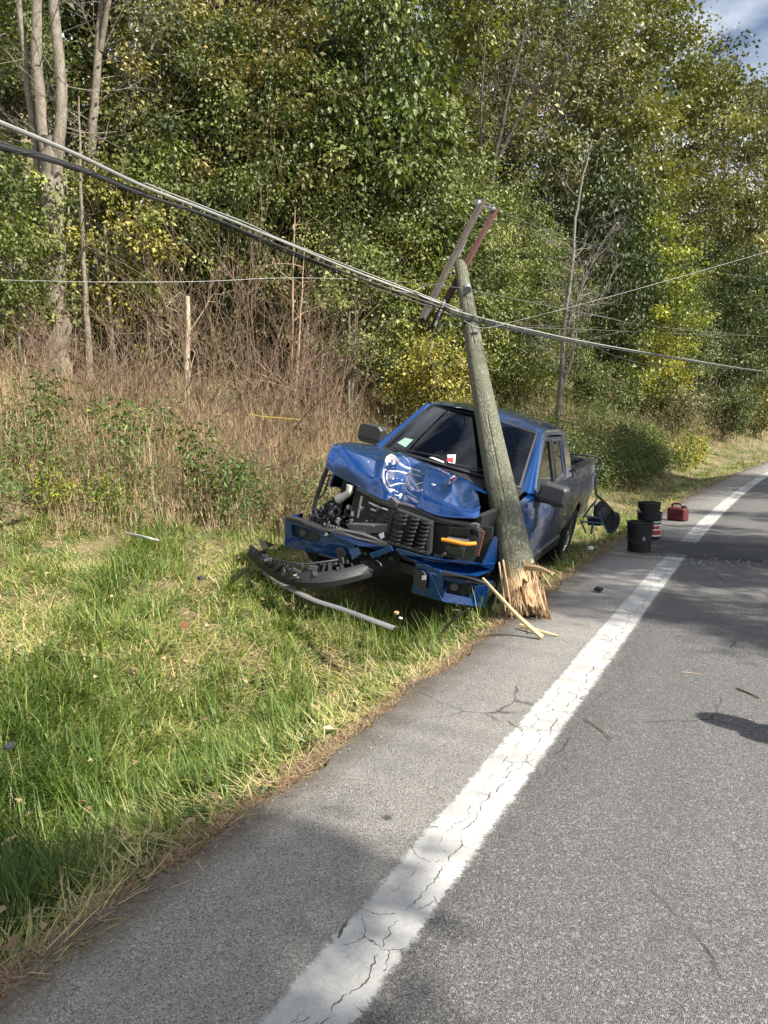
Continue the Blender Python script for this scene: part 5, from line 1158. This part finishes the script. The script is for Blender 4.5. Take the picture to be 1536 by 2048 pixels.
jag = .07 + .34 * np.clip(.5 + .75 * np.cos(a - aR), 0, 1) * (.55 + .6 * sm_) + .10 * nr.random(na) ** 2; V = []
for z in zs:
    ck = check * .010 * (np.sin(z * 2.1 + a * 3) > -.2); rr = prof(z) * (1 + .012 * np.sin(3 * a + z) + .010 * np.sin(7 * a - z * 1.3)) - ck
    zz = np.maximum(z, jag) if z < .8 else np.full(na, z)
    V.append(np.stack([rr * np.cos(a) + .02 * math.sin(z * .6), rr * np.sin(a), zz], 1))
V = np.concatenate(V); F = []
for i in range(len(zs) - 1):
    for k in range(na): F.append((i*na + k, i*na + (k+1) % na, (i+1)*na + (k+1) % na, (i+1)*na + k))
F.append(tuple((len(zs)-1)*na + k for k in range(na)))
MB().add(V, F).build('shaft', M_POLE, pole, smooth=True)
nh = 110; ah = np.arange(nh) / nh * 2 * np.pi; f1 = np.convolve(np.concatenate([nr.random(nh)] * 3), [.2, .6, .2], 'same')[nh:2*nh]; f2 = np.convolve(np.concatenate([nr.random(nh)] * 3), np.ones(9) / 9, 'same')[nh:2*nh]; bot = -.05 + .16 * (f2 - .25) + .07 * f1; V = []
for q_ in np.linspace(1, 0, 16):
    rr = (.128 + .030 * (1 - q_)) * (1 - .10 * f1 - .14 * (f2 > .54) * (1 - q_)) + .004 * nr.random(nh); zz = bot + (.62 - bot) * q_
    V.append(np.stack([rr * np.cos(ah), rr * np.sin(ah), zz], 1))
V.append(np.stack([.10 * np.cos(ah), .10 * np.sin(ah), bot + .05 + .05 * nr.random(nh)], 1)); V.append(np.stack([.04 * np.cos(ah), .04 * np.sin(ah), .02 + .08 * nr.random(nh)], 1)); V = np.concatenate(V)
MB().add(V, [(i*nh + k, i*nh + (k+1) % nh, (i+1)*nh + (k+1) % nh, (i+1)*nh + k) for i in range(17) for k in range(nh)]).build('heartwood', M_SPLIT, pole, smooth=True)
m = MB()
for i in range(150):                                                  # torn fibres of the foot
    aa = nr.uniform(0, 6.283); rr = .178 * math.sqrt(nr.uniform(.12, 1.0)); z0 = nr.uniform(.10, .58); z1 = z0 - nr.uniform(.12, .45); z1 = max(z1, -.06) + .06 * (math.sin(aa * 3) > .5)
    w = .006 + .045 * nr.random() ** 2.2; fl = nr.uniform(-.012, .022) * (rr / .15) + .05 * (nr.random() < .06); t1 = w * nr.uniform(.1, .4)
    c0 = np.array([rr * math.cos(aa) * .97, rr * math.sin(aa) * .97, z0]); c1 = np.array([(rr + fl) * math.cos(aa + nr.normal(0, .10)), (rr + fl) * math.sin(aa), z1])
    u = np.array([-math.sin(aa), math.cos(aa), 0]); o_ = np.array([math.cos(aa), math.sin(aa), 0]); mid = (c0 + c1) / 2 + o_ * nr.uniform(-.006, .012)
    Vv = [c0 - u*w*.5, c0 + u*w*.5, c0 - o_*w*.5, mid - u*w*.55, mid + u*w*.55, mid - o_*w*.5, c1 - u*t1, c1 + u*t1, c1 - o_*t1]
    m.add(Vv, [(0, 1, 4, 3), (1, 2, 5, 4), (2, 0, 3, 5), (3, 4, 7, 6), (4, 5, 8, 7), (5, 3, 6, 8), (6, 7, 8), (0, 2, 1)])
for i in range(520):                                                  # fine torn fibres of the rim
    aa = nr.uniform(0, 6.283); rr = nr.uniform(.09, .172); z0 = nr.uniform(.02, .30); z1 = z0 - nr.uniform(.05, .22); w = nr.uniform(.0015, .0045); fl = nr.normal(.006, .012)
    c0 = np.array([rr * math.cos(aa), rr * math.sin(aa), z0]); c1 = np.array([(rr + fl) * math.cos(aa + nr.normal(0, .12)), (rr + fl) * math.sin(aa + nr.normal(0, .12)), max(z1, -.07)]); u = np.array([-math.sin(aa), math.cos(aa), 0]); o_ = np.array([math.cos(aa), math.sin(aa), 0])
    m.add([c0 - u*w, c0 + u*w, c0 + o_*w, c1], [(0, 1, 3), (1, 2, 3), (2, 0, 3)])
setp(m.build('splinter', M_SPLIT, pole), kind='stuff')
for (p0, p1, p2, r0) in (((1052, 1134, 5.45), (1080, 1137, 5.30), (1105, 1147, 5.15), .028), ((1085, 1150, 5.5), (1096, 1165, 5.4), (1102, 1174, 5.3), .008), ((998, 1125, 5.72), (1006, 1180, 5.6), (1011, 1222, 5.52), .007), ((1006, 1120, 5.72), (1016, 1180, 5.55), (1024, 1232, 5.45), .008)):
    MB().tube(spline([pl(at(*p0)), pl(at(*p1)), pl(at(*p2))], 5), np.linspace(r0, r0 * .45, 11), 6).build('torn_sliver', M_SPLIT, pole, smooth=True)
def arm(name, a, b, w, h, mat, label):
    a, b = pl(a), pl(b); o = MB().bar(a, b, w, h, (0, 0, 1)).build(name, mat, pole, bevel=.008); o['label'] = label; return o
M_ARM_G = bark('grey_timber', (.028, .022, .016), (.085, .068, .048), 10, .2); M_ARM_R = bark('red_timber', (.026, .013, .01), (.10, .026, .016), 10, .2)
g0, g1 = at(843, 640, 9.3), at(966, 400, 11.0); r0_, r1_ = at(872, 640, 9.8), at(992, 418, 11.5)
ag = arm('crossarm', g0, g1, .056, .095, M_ARM_G, 'weathered grey crossarm'); ar = arm('crossarm', r0_, r1_, .056, .09, M_ARM_R, 'red-brown crossarm with flaking face')
M_PORC = simple('grey_porcelain', (.20, .205, .21), .25, coat=.5, var=.1); M_GALV = simple('galvanised', (.22, .225, .23), .45, .6)
def insulator(p, parent, s=1.0):
    c = pl(p); MB().lathe([(0, .11), (.03, .11), (.038, .095), (.026, .08), (.05, .06), (.034, .045), (.058, .02), (.04, .0), (.015, -.01), (.012, -.06)], 16, Matrix.Translation(c) @ Matrix.Rotation(1.2, 4, 'X') @ Matrix.Scale(s, 4)).build('insulator', M_PORC, parent, smooth=True)
insulator(at(956, 402, 10.9), ag); insulator(at(984, 414, 11.4), ar)
for k, (a_, b_) in enumerate((((958, 408, 10.9), (992, 420, 11.4)), ((966, 404, 10.95), (988, 412, 11.4)), ((893, 545, 10.2), (935, 548, 10.5)))):
    MB().tube([pl(at(*a_)), pl(at(*b_))], .011, 6).build('bolt', M_GALV, pole)
for a_, b_ in (((916, 516, 10.2), (934, 478, 10.6)), ((928, 545, 10.4), (945, 505, 10.9)), ((870, 652, 9.6), (890, 600, 9.9))):
    MB().bar(pl(at(*a_)), pl(at(*b_)), .035, .008).build('brace', M_GALV, pole)
m = MB().lathe([(.0, .05), (.045, .045), (.06, .015), (.045, -.015), (.055, -.05), (0, -.055)], 16, Matrix.Translation(pl(at(934, 577, 9.45)))); m.build('insulator', M_PORC, pole, smooth=True)
MB().box(pl(at(930, 578, 9.55)), (.05, .10, .03)).build('clamp', M_GALV, pole); MB().box(pl(at(951, 664, 8.75)), (.05, .04, .07)).build('clamp', M_GALV, pole)
MB().lathe([(.108, -.02), (.116, -.02), (.116, .02), (.108, .02)], 28, Matrix.Translation((.01, 0, pl(at(924, 632, 8.95))[2])), True).build('cable_strap', M_BLACK, pole)
st_ = lambda pts, r0, r1, name, label, mat=M_SPLINTER: setp(MB().tube(spline(pts, 5), np.linspace(r0, r1, (len(pts)-1)*5+1), 6).build(name, mat, None, smooth=True), label, 'splinter')
st_([at(966, 1157, 5.45), onz(1010, 1205, .30), onz(1045, 1241, .13), onz(1084, 1275, .015)], .010, .022, 'long_splinter', 'long pale splinter leaning from the truck wheel to the asphalt')
st_([onz(1040, 1251, .03), onz(1080, 1262, .03), onz(1115, 1271, .01)], .016, .007, 'short_splinter', 'short pale splinter lying flat on the asphalt beside the pole foot')

# ------------------------------------------------------------------ cables
M_CAB_L = simple('bright_strand', (.30, .30, .28), .55, .3); M_CAB_B = simple('black_cable', (.02, .02, .02), .55); M_WIRE = simple('wire_grey', (.20, .20, .19), .5, .3)
def cable(name, pts, r, mat, label, lash=False, cat='cable', jit=0.0):
    P = spline([at(*p) for p in pts], 14); m = MB().tube(P, r, 8)
    if lash:
        T = np.gradient(P, axis=0); L = np.cumsum(np.linalg.norm(T, axis=1)); s = np.linspace(0, L[-1], int(L[-1] * 9)); Q = np.stack([np.interp(s, L, P[:, k]) for k in range(3)], 1)
        Q = Q + np.stack([np.cos(s * 9) * (r + .004), np.zeros_like(s), np.sin(s * 9) * (r + .004)], 1); m.tube(Q, .0022, 4)
    return setp(m.build(name, mat, None, smooth=True), label, cat)
cable('steel_strand', [(-120,195,2.9),(0,245,3.3),(150,308,4.0),(290,374,4.9),(420,424,5.9),(560,481,7.0),(720,547,8.1),(870,603,8.75),(925,626,8.8),(1060,660,11),(1200,689,14),(1360,716,20),(1510,740,38),(1600,751,75)], .0125, M_CAB_L, 'thick bright cable sagging from the upper left past the pole')
cable('black_cable', [(-120,262,2.9),(0,293,3.3),(150,336,4.0),(290,391,4.9),(420,434,5.9),(560,493,7.0),(720,557,8.1),(870,611,8.75),(925,633,8.8),(1060,665,11),(1200,693,14),(1360,719,20),(1508,742,38),(1600,753,75)], .0135, M_CAB_B, 'thick black lashed cable under the bright one', True)
cable('black_cable', [(-120,250,2.95),(0,286,3.35),(150,331,4.05),(290,386,4.95),(420,438,5.95),(560,500,7.05),(640,530,7.6),(720,566,8.15),(840,607,8.6),(925,637,8.8),(1060,668,11),(1200,697,14)], .008, M_CAB_B, 'thin black cable drooping below the bundle left of the pole')
cable('steel_strand', [(290,366,4.95),(420,418,5.95),(500,449,6.5),(560,478,7.05),(720,541,8.15),(870,599,8.7),(925,622,8.85)], .006, M_CAB_L, 'thin bright strand lying along the top of the cable bundle')
cable('overhead_wire', [(-150,558,6.2),(0,560,6.8),(200,564,7.6),(400,563,8.3),(560,556,8.9),(700,558,9.3),(800,563,9.4),(934,577,9.4)], .0032, M_WIRE, 'thin level wire running left from the insulator on the pole', cat='wire')
cable('overhead_wire', [(936,578,9.4),(1040,600,11),(1200,632,14),(1330,655,20),(1536,674,42)], .0036, M_WIRE, 'thin wire running right from the insulator into the distance', cat='wire')
cable('overhead_wire', [(925,640,8.85),(965,656,8.9),(1040,640,9.2),(1250,585,10),(1536,503,11.5),(1700,455,12.5)], .0038, M_WIRE, 'thin wire rising from the pole to the right edge of the frame', cat='wire')
cable('overhead_wire', [(986,418,11.4),(1060,448,12.5),(1180,490,14),(1340,530,18),(1536,560,28)], .003, M_WIRE, 'faint wire running right from the top of the crossarms', cat='wire')
cable('overhead_wire', [(1000,655,10.2),(1080,656,11.5),(1200,660,14),(1380,668,22),(1536,672,40)], .003, M_WIRE, 'faint level wire just above the cables at the right', cat='wire')
cable('slack_cable', [(1180,688,13.6),(1230,712,14.5),(1300,730,16.5),(1380,735,20),(1490,737,33)], .008, M_CAB_B, 'slack black cable drooping under the others at the right')
cable('hanging_wire', [(878,640,9.7),(866,668,9.7),(859,690,9.7),(861,712,9.7),(870,748,9.7),(882,786,9.7)], .005, M_WIRE, 'loose wire dangling from the lower end of the crossarms', cat='wire')
cable('hanging_wire', [(935,752,7.9),(922,772,8.2),(908,800,8.6)], .006, M_SPLINTER, 'pale loose wire hanging between pole and truck roof', cat='wire')
cable('hanging_wire', [(780,578,9.2),(820,585,9.3),(850,572,9.4),(890,566,9.4)], .004, M_WIRE, 'curled wire end left of the crossarms', cat='wire')
cable('hanging_wire', [(875,646,9.6),(905,648,9.3),(930,652,9.0)], .004, M_WIRE, 'short wire tied from crossarm to pole', cat='wire')
cable('warning_tape', [(500,829,12.6),(530,834,12.6),(560,836,12.6),(600,840,12.6)], .010, simple('yellow_tape', (.40, .29, .04), .6), 'scrap of yellow warning tape strung in the brown weeds', cat='tape')

# ------------------------------------------------------------------ things on the shoulder
def bucket(loc, name, label, rim_mat=M_BLACK, h=.37):
    b = empty(name, loc); setp(b, label, 'bucket')
    MB().lathe([(.0, .012), (.125, .012), (.132, 0), (.136, .01), (.146, h - .09), (.150, h - .015), (.143, h - .01), (.128, .02), (0, .02)], 36).build('body', M_BLACK, b, smooth=True)
    for z, r_ in ((h - .012, .158), (h - .05, .156), (h - .085, .157)): MB().lathe([(r_ - .012, z - .007), (r_, z - .006), (r_ + .002, z), (r_, z + .006), (r_ - .012, z + .007)], 36).build('rib', M_BLACK, b, smooth=True)
    return b
g1_ = onz(1278, 1102, 0); g2_ = onz(1297, 1077, 0)
b1 = bucket(g1_, 'bucket', 'black plastic bucket standing nearest on the shoulder')
MB().slab([(.02 + .148 * math.sin(a), -.148 * math.cos(a), z) for a, z in ((.25, .20), (.45, .20), (.45, .16), (.25, .15))], (.003, -.003, 0)).build('worn_print', simple('grey_print', (.22, .22, .22), .6), b1)
m = MB(); m.tube([(-.158, 0, .31)] + [(.165 * math.cos(a), -.02 - .14 * abs(math.sin(a)) , .31 - .16 * math.sin(a)) for a in np.linspace(math.pi, 2*math.pi, 2)][:0] + [(-.17, -.05, .26), (-.12, -.15, .17), (0, -.19, .12), (.12, -.15, .17), (.17, -.05, .26), (.158, 0, .31)], .003, 5); m.build('handle', M_DARKMETAL, b1)
b2 = bucket(g2_, 'bucket', 'bucket with white and red label, lower one of the nested pair')
def curved(name, a0, a1, z0, z1, r_, mat, parent):
    G = np.array([[(r_ * math.sin(a), -r_ * math.cos(a), z) for a in np.linspace(a0, a1, 12)] for z in np.linspace(z0, z1, 3)]); return MB().sheet(G, .002).build(name, mat, parent, smooth=True)
lab = curved('label', -.6, 1.9, .05, .25, .1495, M_WHITE, b2); curved('red_band', -.6, 1.5, .07, .13, .1505, M_RED, lab); curved('red_band', .2, 1.2, .15, .19, .1505, M_RED, lab); curved('grey_band', .1, 1.6, .21, .235, .1505, M_GREYPL, lab)
b3 = bucket(tuple(np.array(g2_) + np.array([-.01, 0, .135])), 'bucket', 'black bucket nested in the labelled one, wooden stick in it')
b2.scale = (1.02, 1.02, 1.0); b3.scale = (.95, .95, .98)
st_([np.array(g2_) + np.array([-.10, -.13, .36]), np.array(g2_) + np.array([-.15, -.16, .49])], .007, .006, 'wooden_stick', 'short pale stick poking over the rim of the nested bucket')
gc = np.array(onz(1355, 1041, 0)); can = empty('fuel_can', gc, (0, 0, -.35)); setp(can, 'dark red fuel can standing on the shoulder beyond the buckets', 'fuel can')
M_CAN = simple('red_can_plastic', (.085, .010, .012), .55, var=.25)
MB().box((0, 0, .105), (.29, .18, .21)).build('body', M_CAN, can, bevel=.035, seg=4)
m = MB()
for x in (-.05, .05): m.box((x, -.091, .105), (.012, .012, .15))
m.build('rib', M_CAN, can, bevel=.004)
MB().tube(spline([(-.10, 0, .20), (-.09, 0, .255), (-.03, 0, .27), (.04, 0, .262), (.07, 0, .205)], 6), .015, 10).build('handle', M_CAN, can, smooth=True)
MB().lathe([(.032, .20), (.032, .235), (.026, .245), (0, .245)], 16, Matrix.Translation((.11, 0, 0))).build('cap', M_BLACK, can, smooth=True)

reel = empty('hose_reel', (0, 0, 0)); setp(reel, 'blue framed hose reel standing in the grass behind the truck', 'hose reel')
M_REEL = simple('blue_grey_steel', (.05, .10, .16), .5, .3, var=.3); D = 9.6
def ra(px, py, dd=0.0): return at(px, py, D + dd)
axv = ra(1228, 1045, .10) - ra(1201, 1020, -.12); axv = axv / np.linalg.norm(axv); ql = Vector(RT * .55 - FW * .75 + np.array([0, 0, -.25])).to_track_quat('Z', 'Y').to_matrix().to_4x4()
for (px, py, dd, rr) in ((1201, 1021, -.05, .135), (1225, 1045, .12, .15)):
    MB().lathe([(.0, -.006), (rr * .55, -.006), (rr * .60, -.018), (rr * .93, -.018), (rr, -.012), (rr, .012), (rr * .93, .02), (rr * .60, .018), (rr * .55, .006), (0, .006)], 32, Matrix.Translation(ra(px, py, dd)) @ ql).build('flange', M_RUBBER, reel, smooth=True)
    MB().lathe([(rr * .70, .019), (rr * .78, .021), (rr * .78, .024), (rr * .70, .022)], 28, Matrix.Translation(ra(px, py, dd)) @ ql, True).build('rim_band', M_REEL, reel, smooth=True)
    MB().lathe([(0, .008), (rr * .52, .008), (rr * .52, .016), (0, .016)], 24, Matrix.Translation(ra(px, py, dd)) @ ql).build('hub', M_DARKMETAL, reel, smooth=True)
for k in range(6):
    c = lerp(ra(1206, 1028, -.02), ra(1221, 1041, .08), (k + .5) / 6); MB().lathe([(.115 + .011 * math.cos(a), .012 * math.sin(a)) for a in np.linspace(0, 6.283, 7)[:-1]], 28, Matrix.Translation(c) @ ql, True).build('hose', M_GREYPL if k % 2 else M_RUBBER, reel, smooth=True)
m = MB()
for a_, b_ in (((1162, 1043), (1206, 1047)), ((1206, 1047), (1196, 1022)), ((1166, 1036), (1180, 1015)), ((1180, 1015), (1192, 1002)), ((1206, 1047), (1216, 1066)), ((1162, 1043), (1172, 1066)), ((1186, 1048), (1182, 1068)), ((1168, 1032), (1200, 1036))):
    m.bar(ra(*a_, -.1), ra(*b_, -.1), .022, .022)
m.build('frame', M_REEL, reel, bevel=.003)
MB().tube(spline([ra(1184, 1014, -.1), ra(1190, 1003, -.1), ra(1193, 998, -.1)], 4), .008, 8).build('handle', M_GALV, reel)
MB().box((ra(1183, 1036, -.02) + ra(1196, 1050, .02)) / 2, (.18, .10, .10)).build('pump_box', M_BLACK, reel, bevel=.01)
tt = lambda p: TT + TM @ np.array(p)
hz = [tt((.55, 5.2, 1.45)), tt((.88, 5.78, 1.47)), tt((1.0, 5.84, 1.38)), at(1191, 960, 10.2), at(1192, 985, 9.9), at(1193, 990, 9.8), at(1210, 1005, 9.7), at(1228, 1026, 9.6), at(1232, 1040, 9.6)]
setp(MB().tube(spline(hz, 6), .015, 8).build('black_hose', M_BLACK, None, smooth=True), 'black hose hanging over the corner of the truck bed to the reel', 'hose')
setp(MB().tube(spline([at(1192, 985, 9.85), at(1194, 995, 9.7), at(1190, 1005, 9.6), at(1189, 1016, 9.55)], 5), .010, 8).build('black_strap', M_BLACK, None, smooth=True), 'short black strap forking from the hose above the reel', 'strap')

# twigs, chips, crumbs on the ground
M_TWIG = simple('dead_twig', (.14, .085, .045), .8, var=.3, scale=40)
def twig(pts, r, label, mat=M_TWIG, name='twig', cat='twig'): return setp(MB().tube(spline(pts, 4), np.linspace(r, r * .55, (len(pts)-1)*4+1), 6).build(name, mat, None, smooth=True), label, cat)
twig([onz(1170, 1437, .012), onz(1195, 1455, .006), onz(1224, 1477, .012)], .0035, 'thin brown twig on the asphalt just right of the white line')
twig([onz(1474, 1376, .008), onz(1498, 1386, .006), onz(1520, 1396, .008)], .006, 'short dark twig on the asphalt near the right edge')
twig([onz(1366, 1344, .006), onz(1388, 1346, .004), onz(1410, 1350, .006)], .002, 'fine pale straw on the asphalt above the other twigs', M_SPLINTER)
twig([onz(1016, 1442, .006), onz(1040, 1458, .004)], .002, 'tiny twig on the shoulder left of the white line')
twig([onz(1126, 1276, .005), onz(1138, 1287, .004)], .002, 'tiny straw on the shoulder near the splinters', M_SPLINTER)
twig([onz(886, 1264, -.02), onz(905, 1240, .10), onz(938, 1217, .22)], .014, 'dark broken branch lying in the grass under the bumper', M_BARK_DARK)
def chunk(name, px, py, z, s, mat, label, cat, seed):
    r_ = np.random.default_rng(seed); m = MB(); c = onz(px, py, z); V = [(c + np.array([math.cos(a), math.sin(a), 0]) * s * (.6 + .6 * r_.random()) + np.array([0, 0, h])) for h in (-s*.3, s*.35) for a in np.linspace(0, 6.283, 7)[:-1]]
    m.add(V, [tuple(range(5, -1, -1)), tuple(range(6, 12))] + [(i, (i+1) % 6, 6 + (i+1) % 6, 6 + i) for i in range(6)]); return setp(m.build(name, mat, None, bevel=s*.08), label, cat)
chunk('plastic_shard', 1197, 1178, .03, .045, M_BLACK, 'black plastic shard lying alone on the shoulder', 'debris', 1)
chunk('bottle_top', 1182, 1096, -.02, .05, M_WHITE, 'small white cap in the grass between reel and pole', 'debris', 2)
chunk('wood_chip', 793, 1226, .10, .03, M_SPLIT, 'orange wood chip in the grass under the truck nose', 'debris', 3)
chunk('white_chip', 801, 1236, .06, .016, M_WHITE, 'small white chip beside the orange wood chip', 'debris', 4)
chunk('plastic_shard', 402, 1157, .22, .04, M_DARKMETAL, 'grey plastic shard in the grass left of the valance', 'debris', 5)
chunk('plastic_shard', 18, 1492, .06, .03, M_GREYPL, 'bluish plastic shard in the grass at the left edge', 'debris', 6)
setp(MB().sheet(np.array([[onz(362 + 5 * i + 2 * j, 1246 + 6 * j - 2 * i, .16 + .02 * ((i + j) % 2)) for i in range(3)] for j in range(3)]), .002).build('fallen_leaf', simple('red_leaf', (.20, .075, .035), .7), None, smooth=True), 'single reddish leaf lying on the verge grass', 'leaf')
nr = np.random.default_rng(81); m = MB()
for k in range(60):
    px, py = nr.uniform(1380, 1560), nr.normal(1122, 5); c = onz(px, py, .006); s = nr.uniform(.004, .013); m.box(c, (s, s * nr.uniform(.5, 1.5), s * .6), Matrix.Rotation(nr.uniform(0, 3), 3, 'Z'))
setp(m.build('glass_crumbs', simple('pale_crumbs', (.62, .64, .62), .3), None), 'scattered pale glass crumbs on the asphalt', 'glass crumbs', kind='stuff')
m = MB()
for k in range(150):
    y = math.exp(nr.uniform(math.log(1.2), math.log(16))); x = float(edge(y)) + abs(nr.normal(0, .18)); s = nr.uniform(.003, .009); m.box((x, y, s * .3), (s, s * nr.uniform(.6, 1.5), s * .7), Matrix.Rotation(nr.uniform(0, 3), 3, 'Z'))
setp(m.build('road_grit', simple('stone_grit', (.26, .23, .20), .9), None), 'loose grit along the rim of the asphalt', 'grit', kind='stuff')

# ------------------------------------------------------------------ bystander on the road to the right: only the shadow of the head falls into the frame
def skin(name, pts, edges, rad, mat, parent, sub=2):
    me = bpy.data.meshes.new(name); me.from_pydata(pts, edges, []); me.materials.append(mat); o = link(name, me, parent)
    md = o.modifiers.new('skin', 'SKIN'); md.use_smooth_shade = True
    for v, r_ in zip(me.skin_vertices[0].data, rad): v.radius = (r_, r_) if np.isscalar(r_) else r_
    me.skin_vertices[0].data[0].use_root = True
    s_ = o.modifiers.new('sub', 'SUBSURF'); s_.levels = s_.render_levels = sub; return o
per = empty('person', (1.66, 4.02, 0), (0, 0, R(40))); setp(per, 'bystander in dark jacket and jeans standing on the road, hands at the sides', 'person')
M_SKIN = simple('skin', (.42, .26, .19), .55, var=.06); M_JACKET = simple('jacket_cloth', (.03, .035, .05), .85); M_JEANS = simple('jeans_cloth', (.05, .075, .14), .9); M_HAIR = simple('hair', (.05, .032, .02), .6)
body = skin('body', [(0,0,1.0),(0,0,1.2),(0,0,1.42),(0,-.01,1.52),(0,-.03,1.60),(0,-.035,1.68),(0,-.01,1.745), (.18,0,1.40),(.23,.01,1.12),(.25,-.05,.87),(.25,-.07,.78), (-.18,0,1.40),(-.23,.01,1.12),(-.25,-.05,.87),(-.25,-.07,.78)],
    [(0,1),(1,2),(2,3),(3,4),(4,5),(5,6),(2,7),(7,8),(8,9),(9,10),(2,11),(11,12),(12,13),(13,14)], [.13,.12,.12,.058,.085,.095,.07,.06,.046,.034,.036,.06,.046,.034,.036], M_SKIN, per)
for s in (1, -1):
    for k, (dx, L, y) in enumerate(((-.02, .085, -.095), (-.007, .095, -.085), (.007, .09, -.07), (.02, .07, -.058))):
        skin('finger', [(s * .25, y, .775), (s * (.25 + .004), y - .006, .775 - L * .5), (s * .245, y + .004, .775 - L)], [(0, 1), (1, 2)], [.0105, .0095, .008], M_SKIN, body, 1)
    skin('thumb', [(s * .245, -.09, .815), (s * .235, -.125, .785), (s * .232, -.13, .752)], [(0, 1), (1, 2)], [.013, .011, .009], M_SKIN, body, 1)
    MB().lathe([(0, -.03), (.014, -.02), (.018, 0), (.012, .025), (0, .032)], 10, Matrix.Translation((s * .093, -.02, 1.665)) @ Matrix.Scale(.5, 4, (1, 0, 0))).build('ear', M_SKIN, body, smooth=True)
    MB().lathe([(0, -.010), (.010, 0), (0, .010)], 10, Matrix.Translation((s * .033, -.122, 1.675))).build('eye', M_HAIR, body, smooth=True)
MB().slab([(-.014, -.12, 1.635), (.014, -.12, 1.635), (.006, -.125, 1.675), (-.006, -.125, 1.675)], (0, -.022, -.004)).build('nose', M_SKIN, body, bevel=.006)
MB().bar((-.026, -.118, 1.607), (.026, -.118, 1.607), .01, .010).build('mouth', simple('lips', (.30, .12, .10), .5), body, bevel=.003)
hm = MB().lathe([(.0, .105), (.05, .095), (.088, .05), (.100, .0), (.096, -.05), (.080, -.07)], 20, Matrix.Translation((0, .005, 1.69)) @ Matrix.Rotation(-.35, 4, 'X')); hm.build('hair', M_HAIR, per, smooth=True)
skin('jacket', [(0,0,.92),(0,0,1.15),(0,0,1.40),(0,.0,1.50),(.19,0,1.41),(.24,.01,1.12),(.255,-.05,.88),(-.19,0,1.41),(-.24,.01,1.12),(-.255,-.05,.88)], [(0,1),(1,2),(2,3),(2,4),(4,5),(5,6),(2,7),(7,8),(8,9)], [(.20,.14),(.18,.13),(.17,.125),.075,.082,.066,.05,.082,.066,.05], M_JACKET, per)
skin('trousers', [(0,0,.95),(.10,0,.86),(.11,-.01,.48),(.12,.01,.09),(-.10,0,.86),(-.11,-.01,.48),(-.12,.01,.09)], [(0,1),(1,2),(2,3),(0,4),(4,5),(5,6)], [(.17,.13),.105,.078,.062,.105,.078,.062], M_JEANS, per)
for s in (1, -1): MB().box((s * .12, -.05, .045), (.10, .28, .085)).build('shoe', M_BLACK, per, bevel=.035, seg=3)
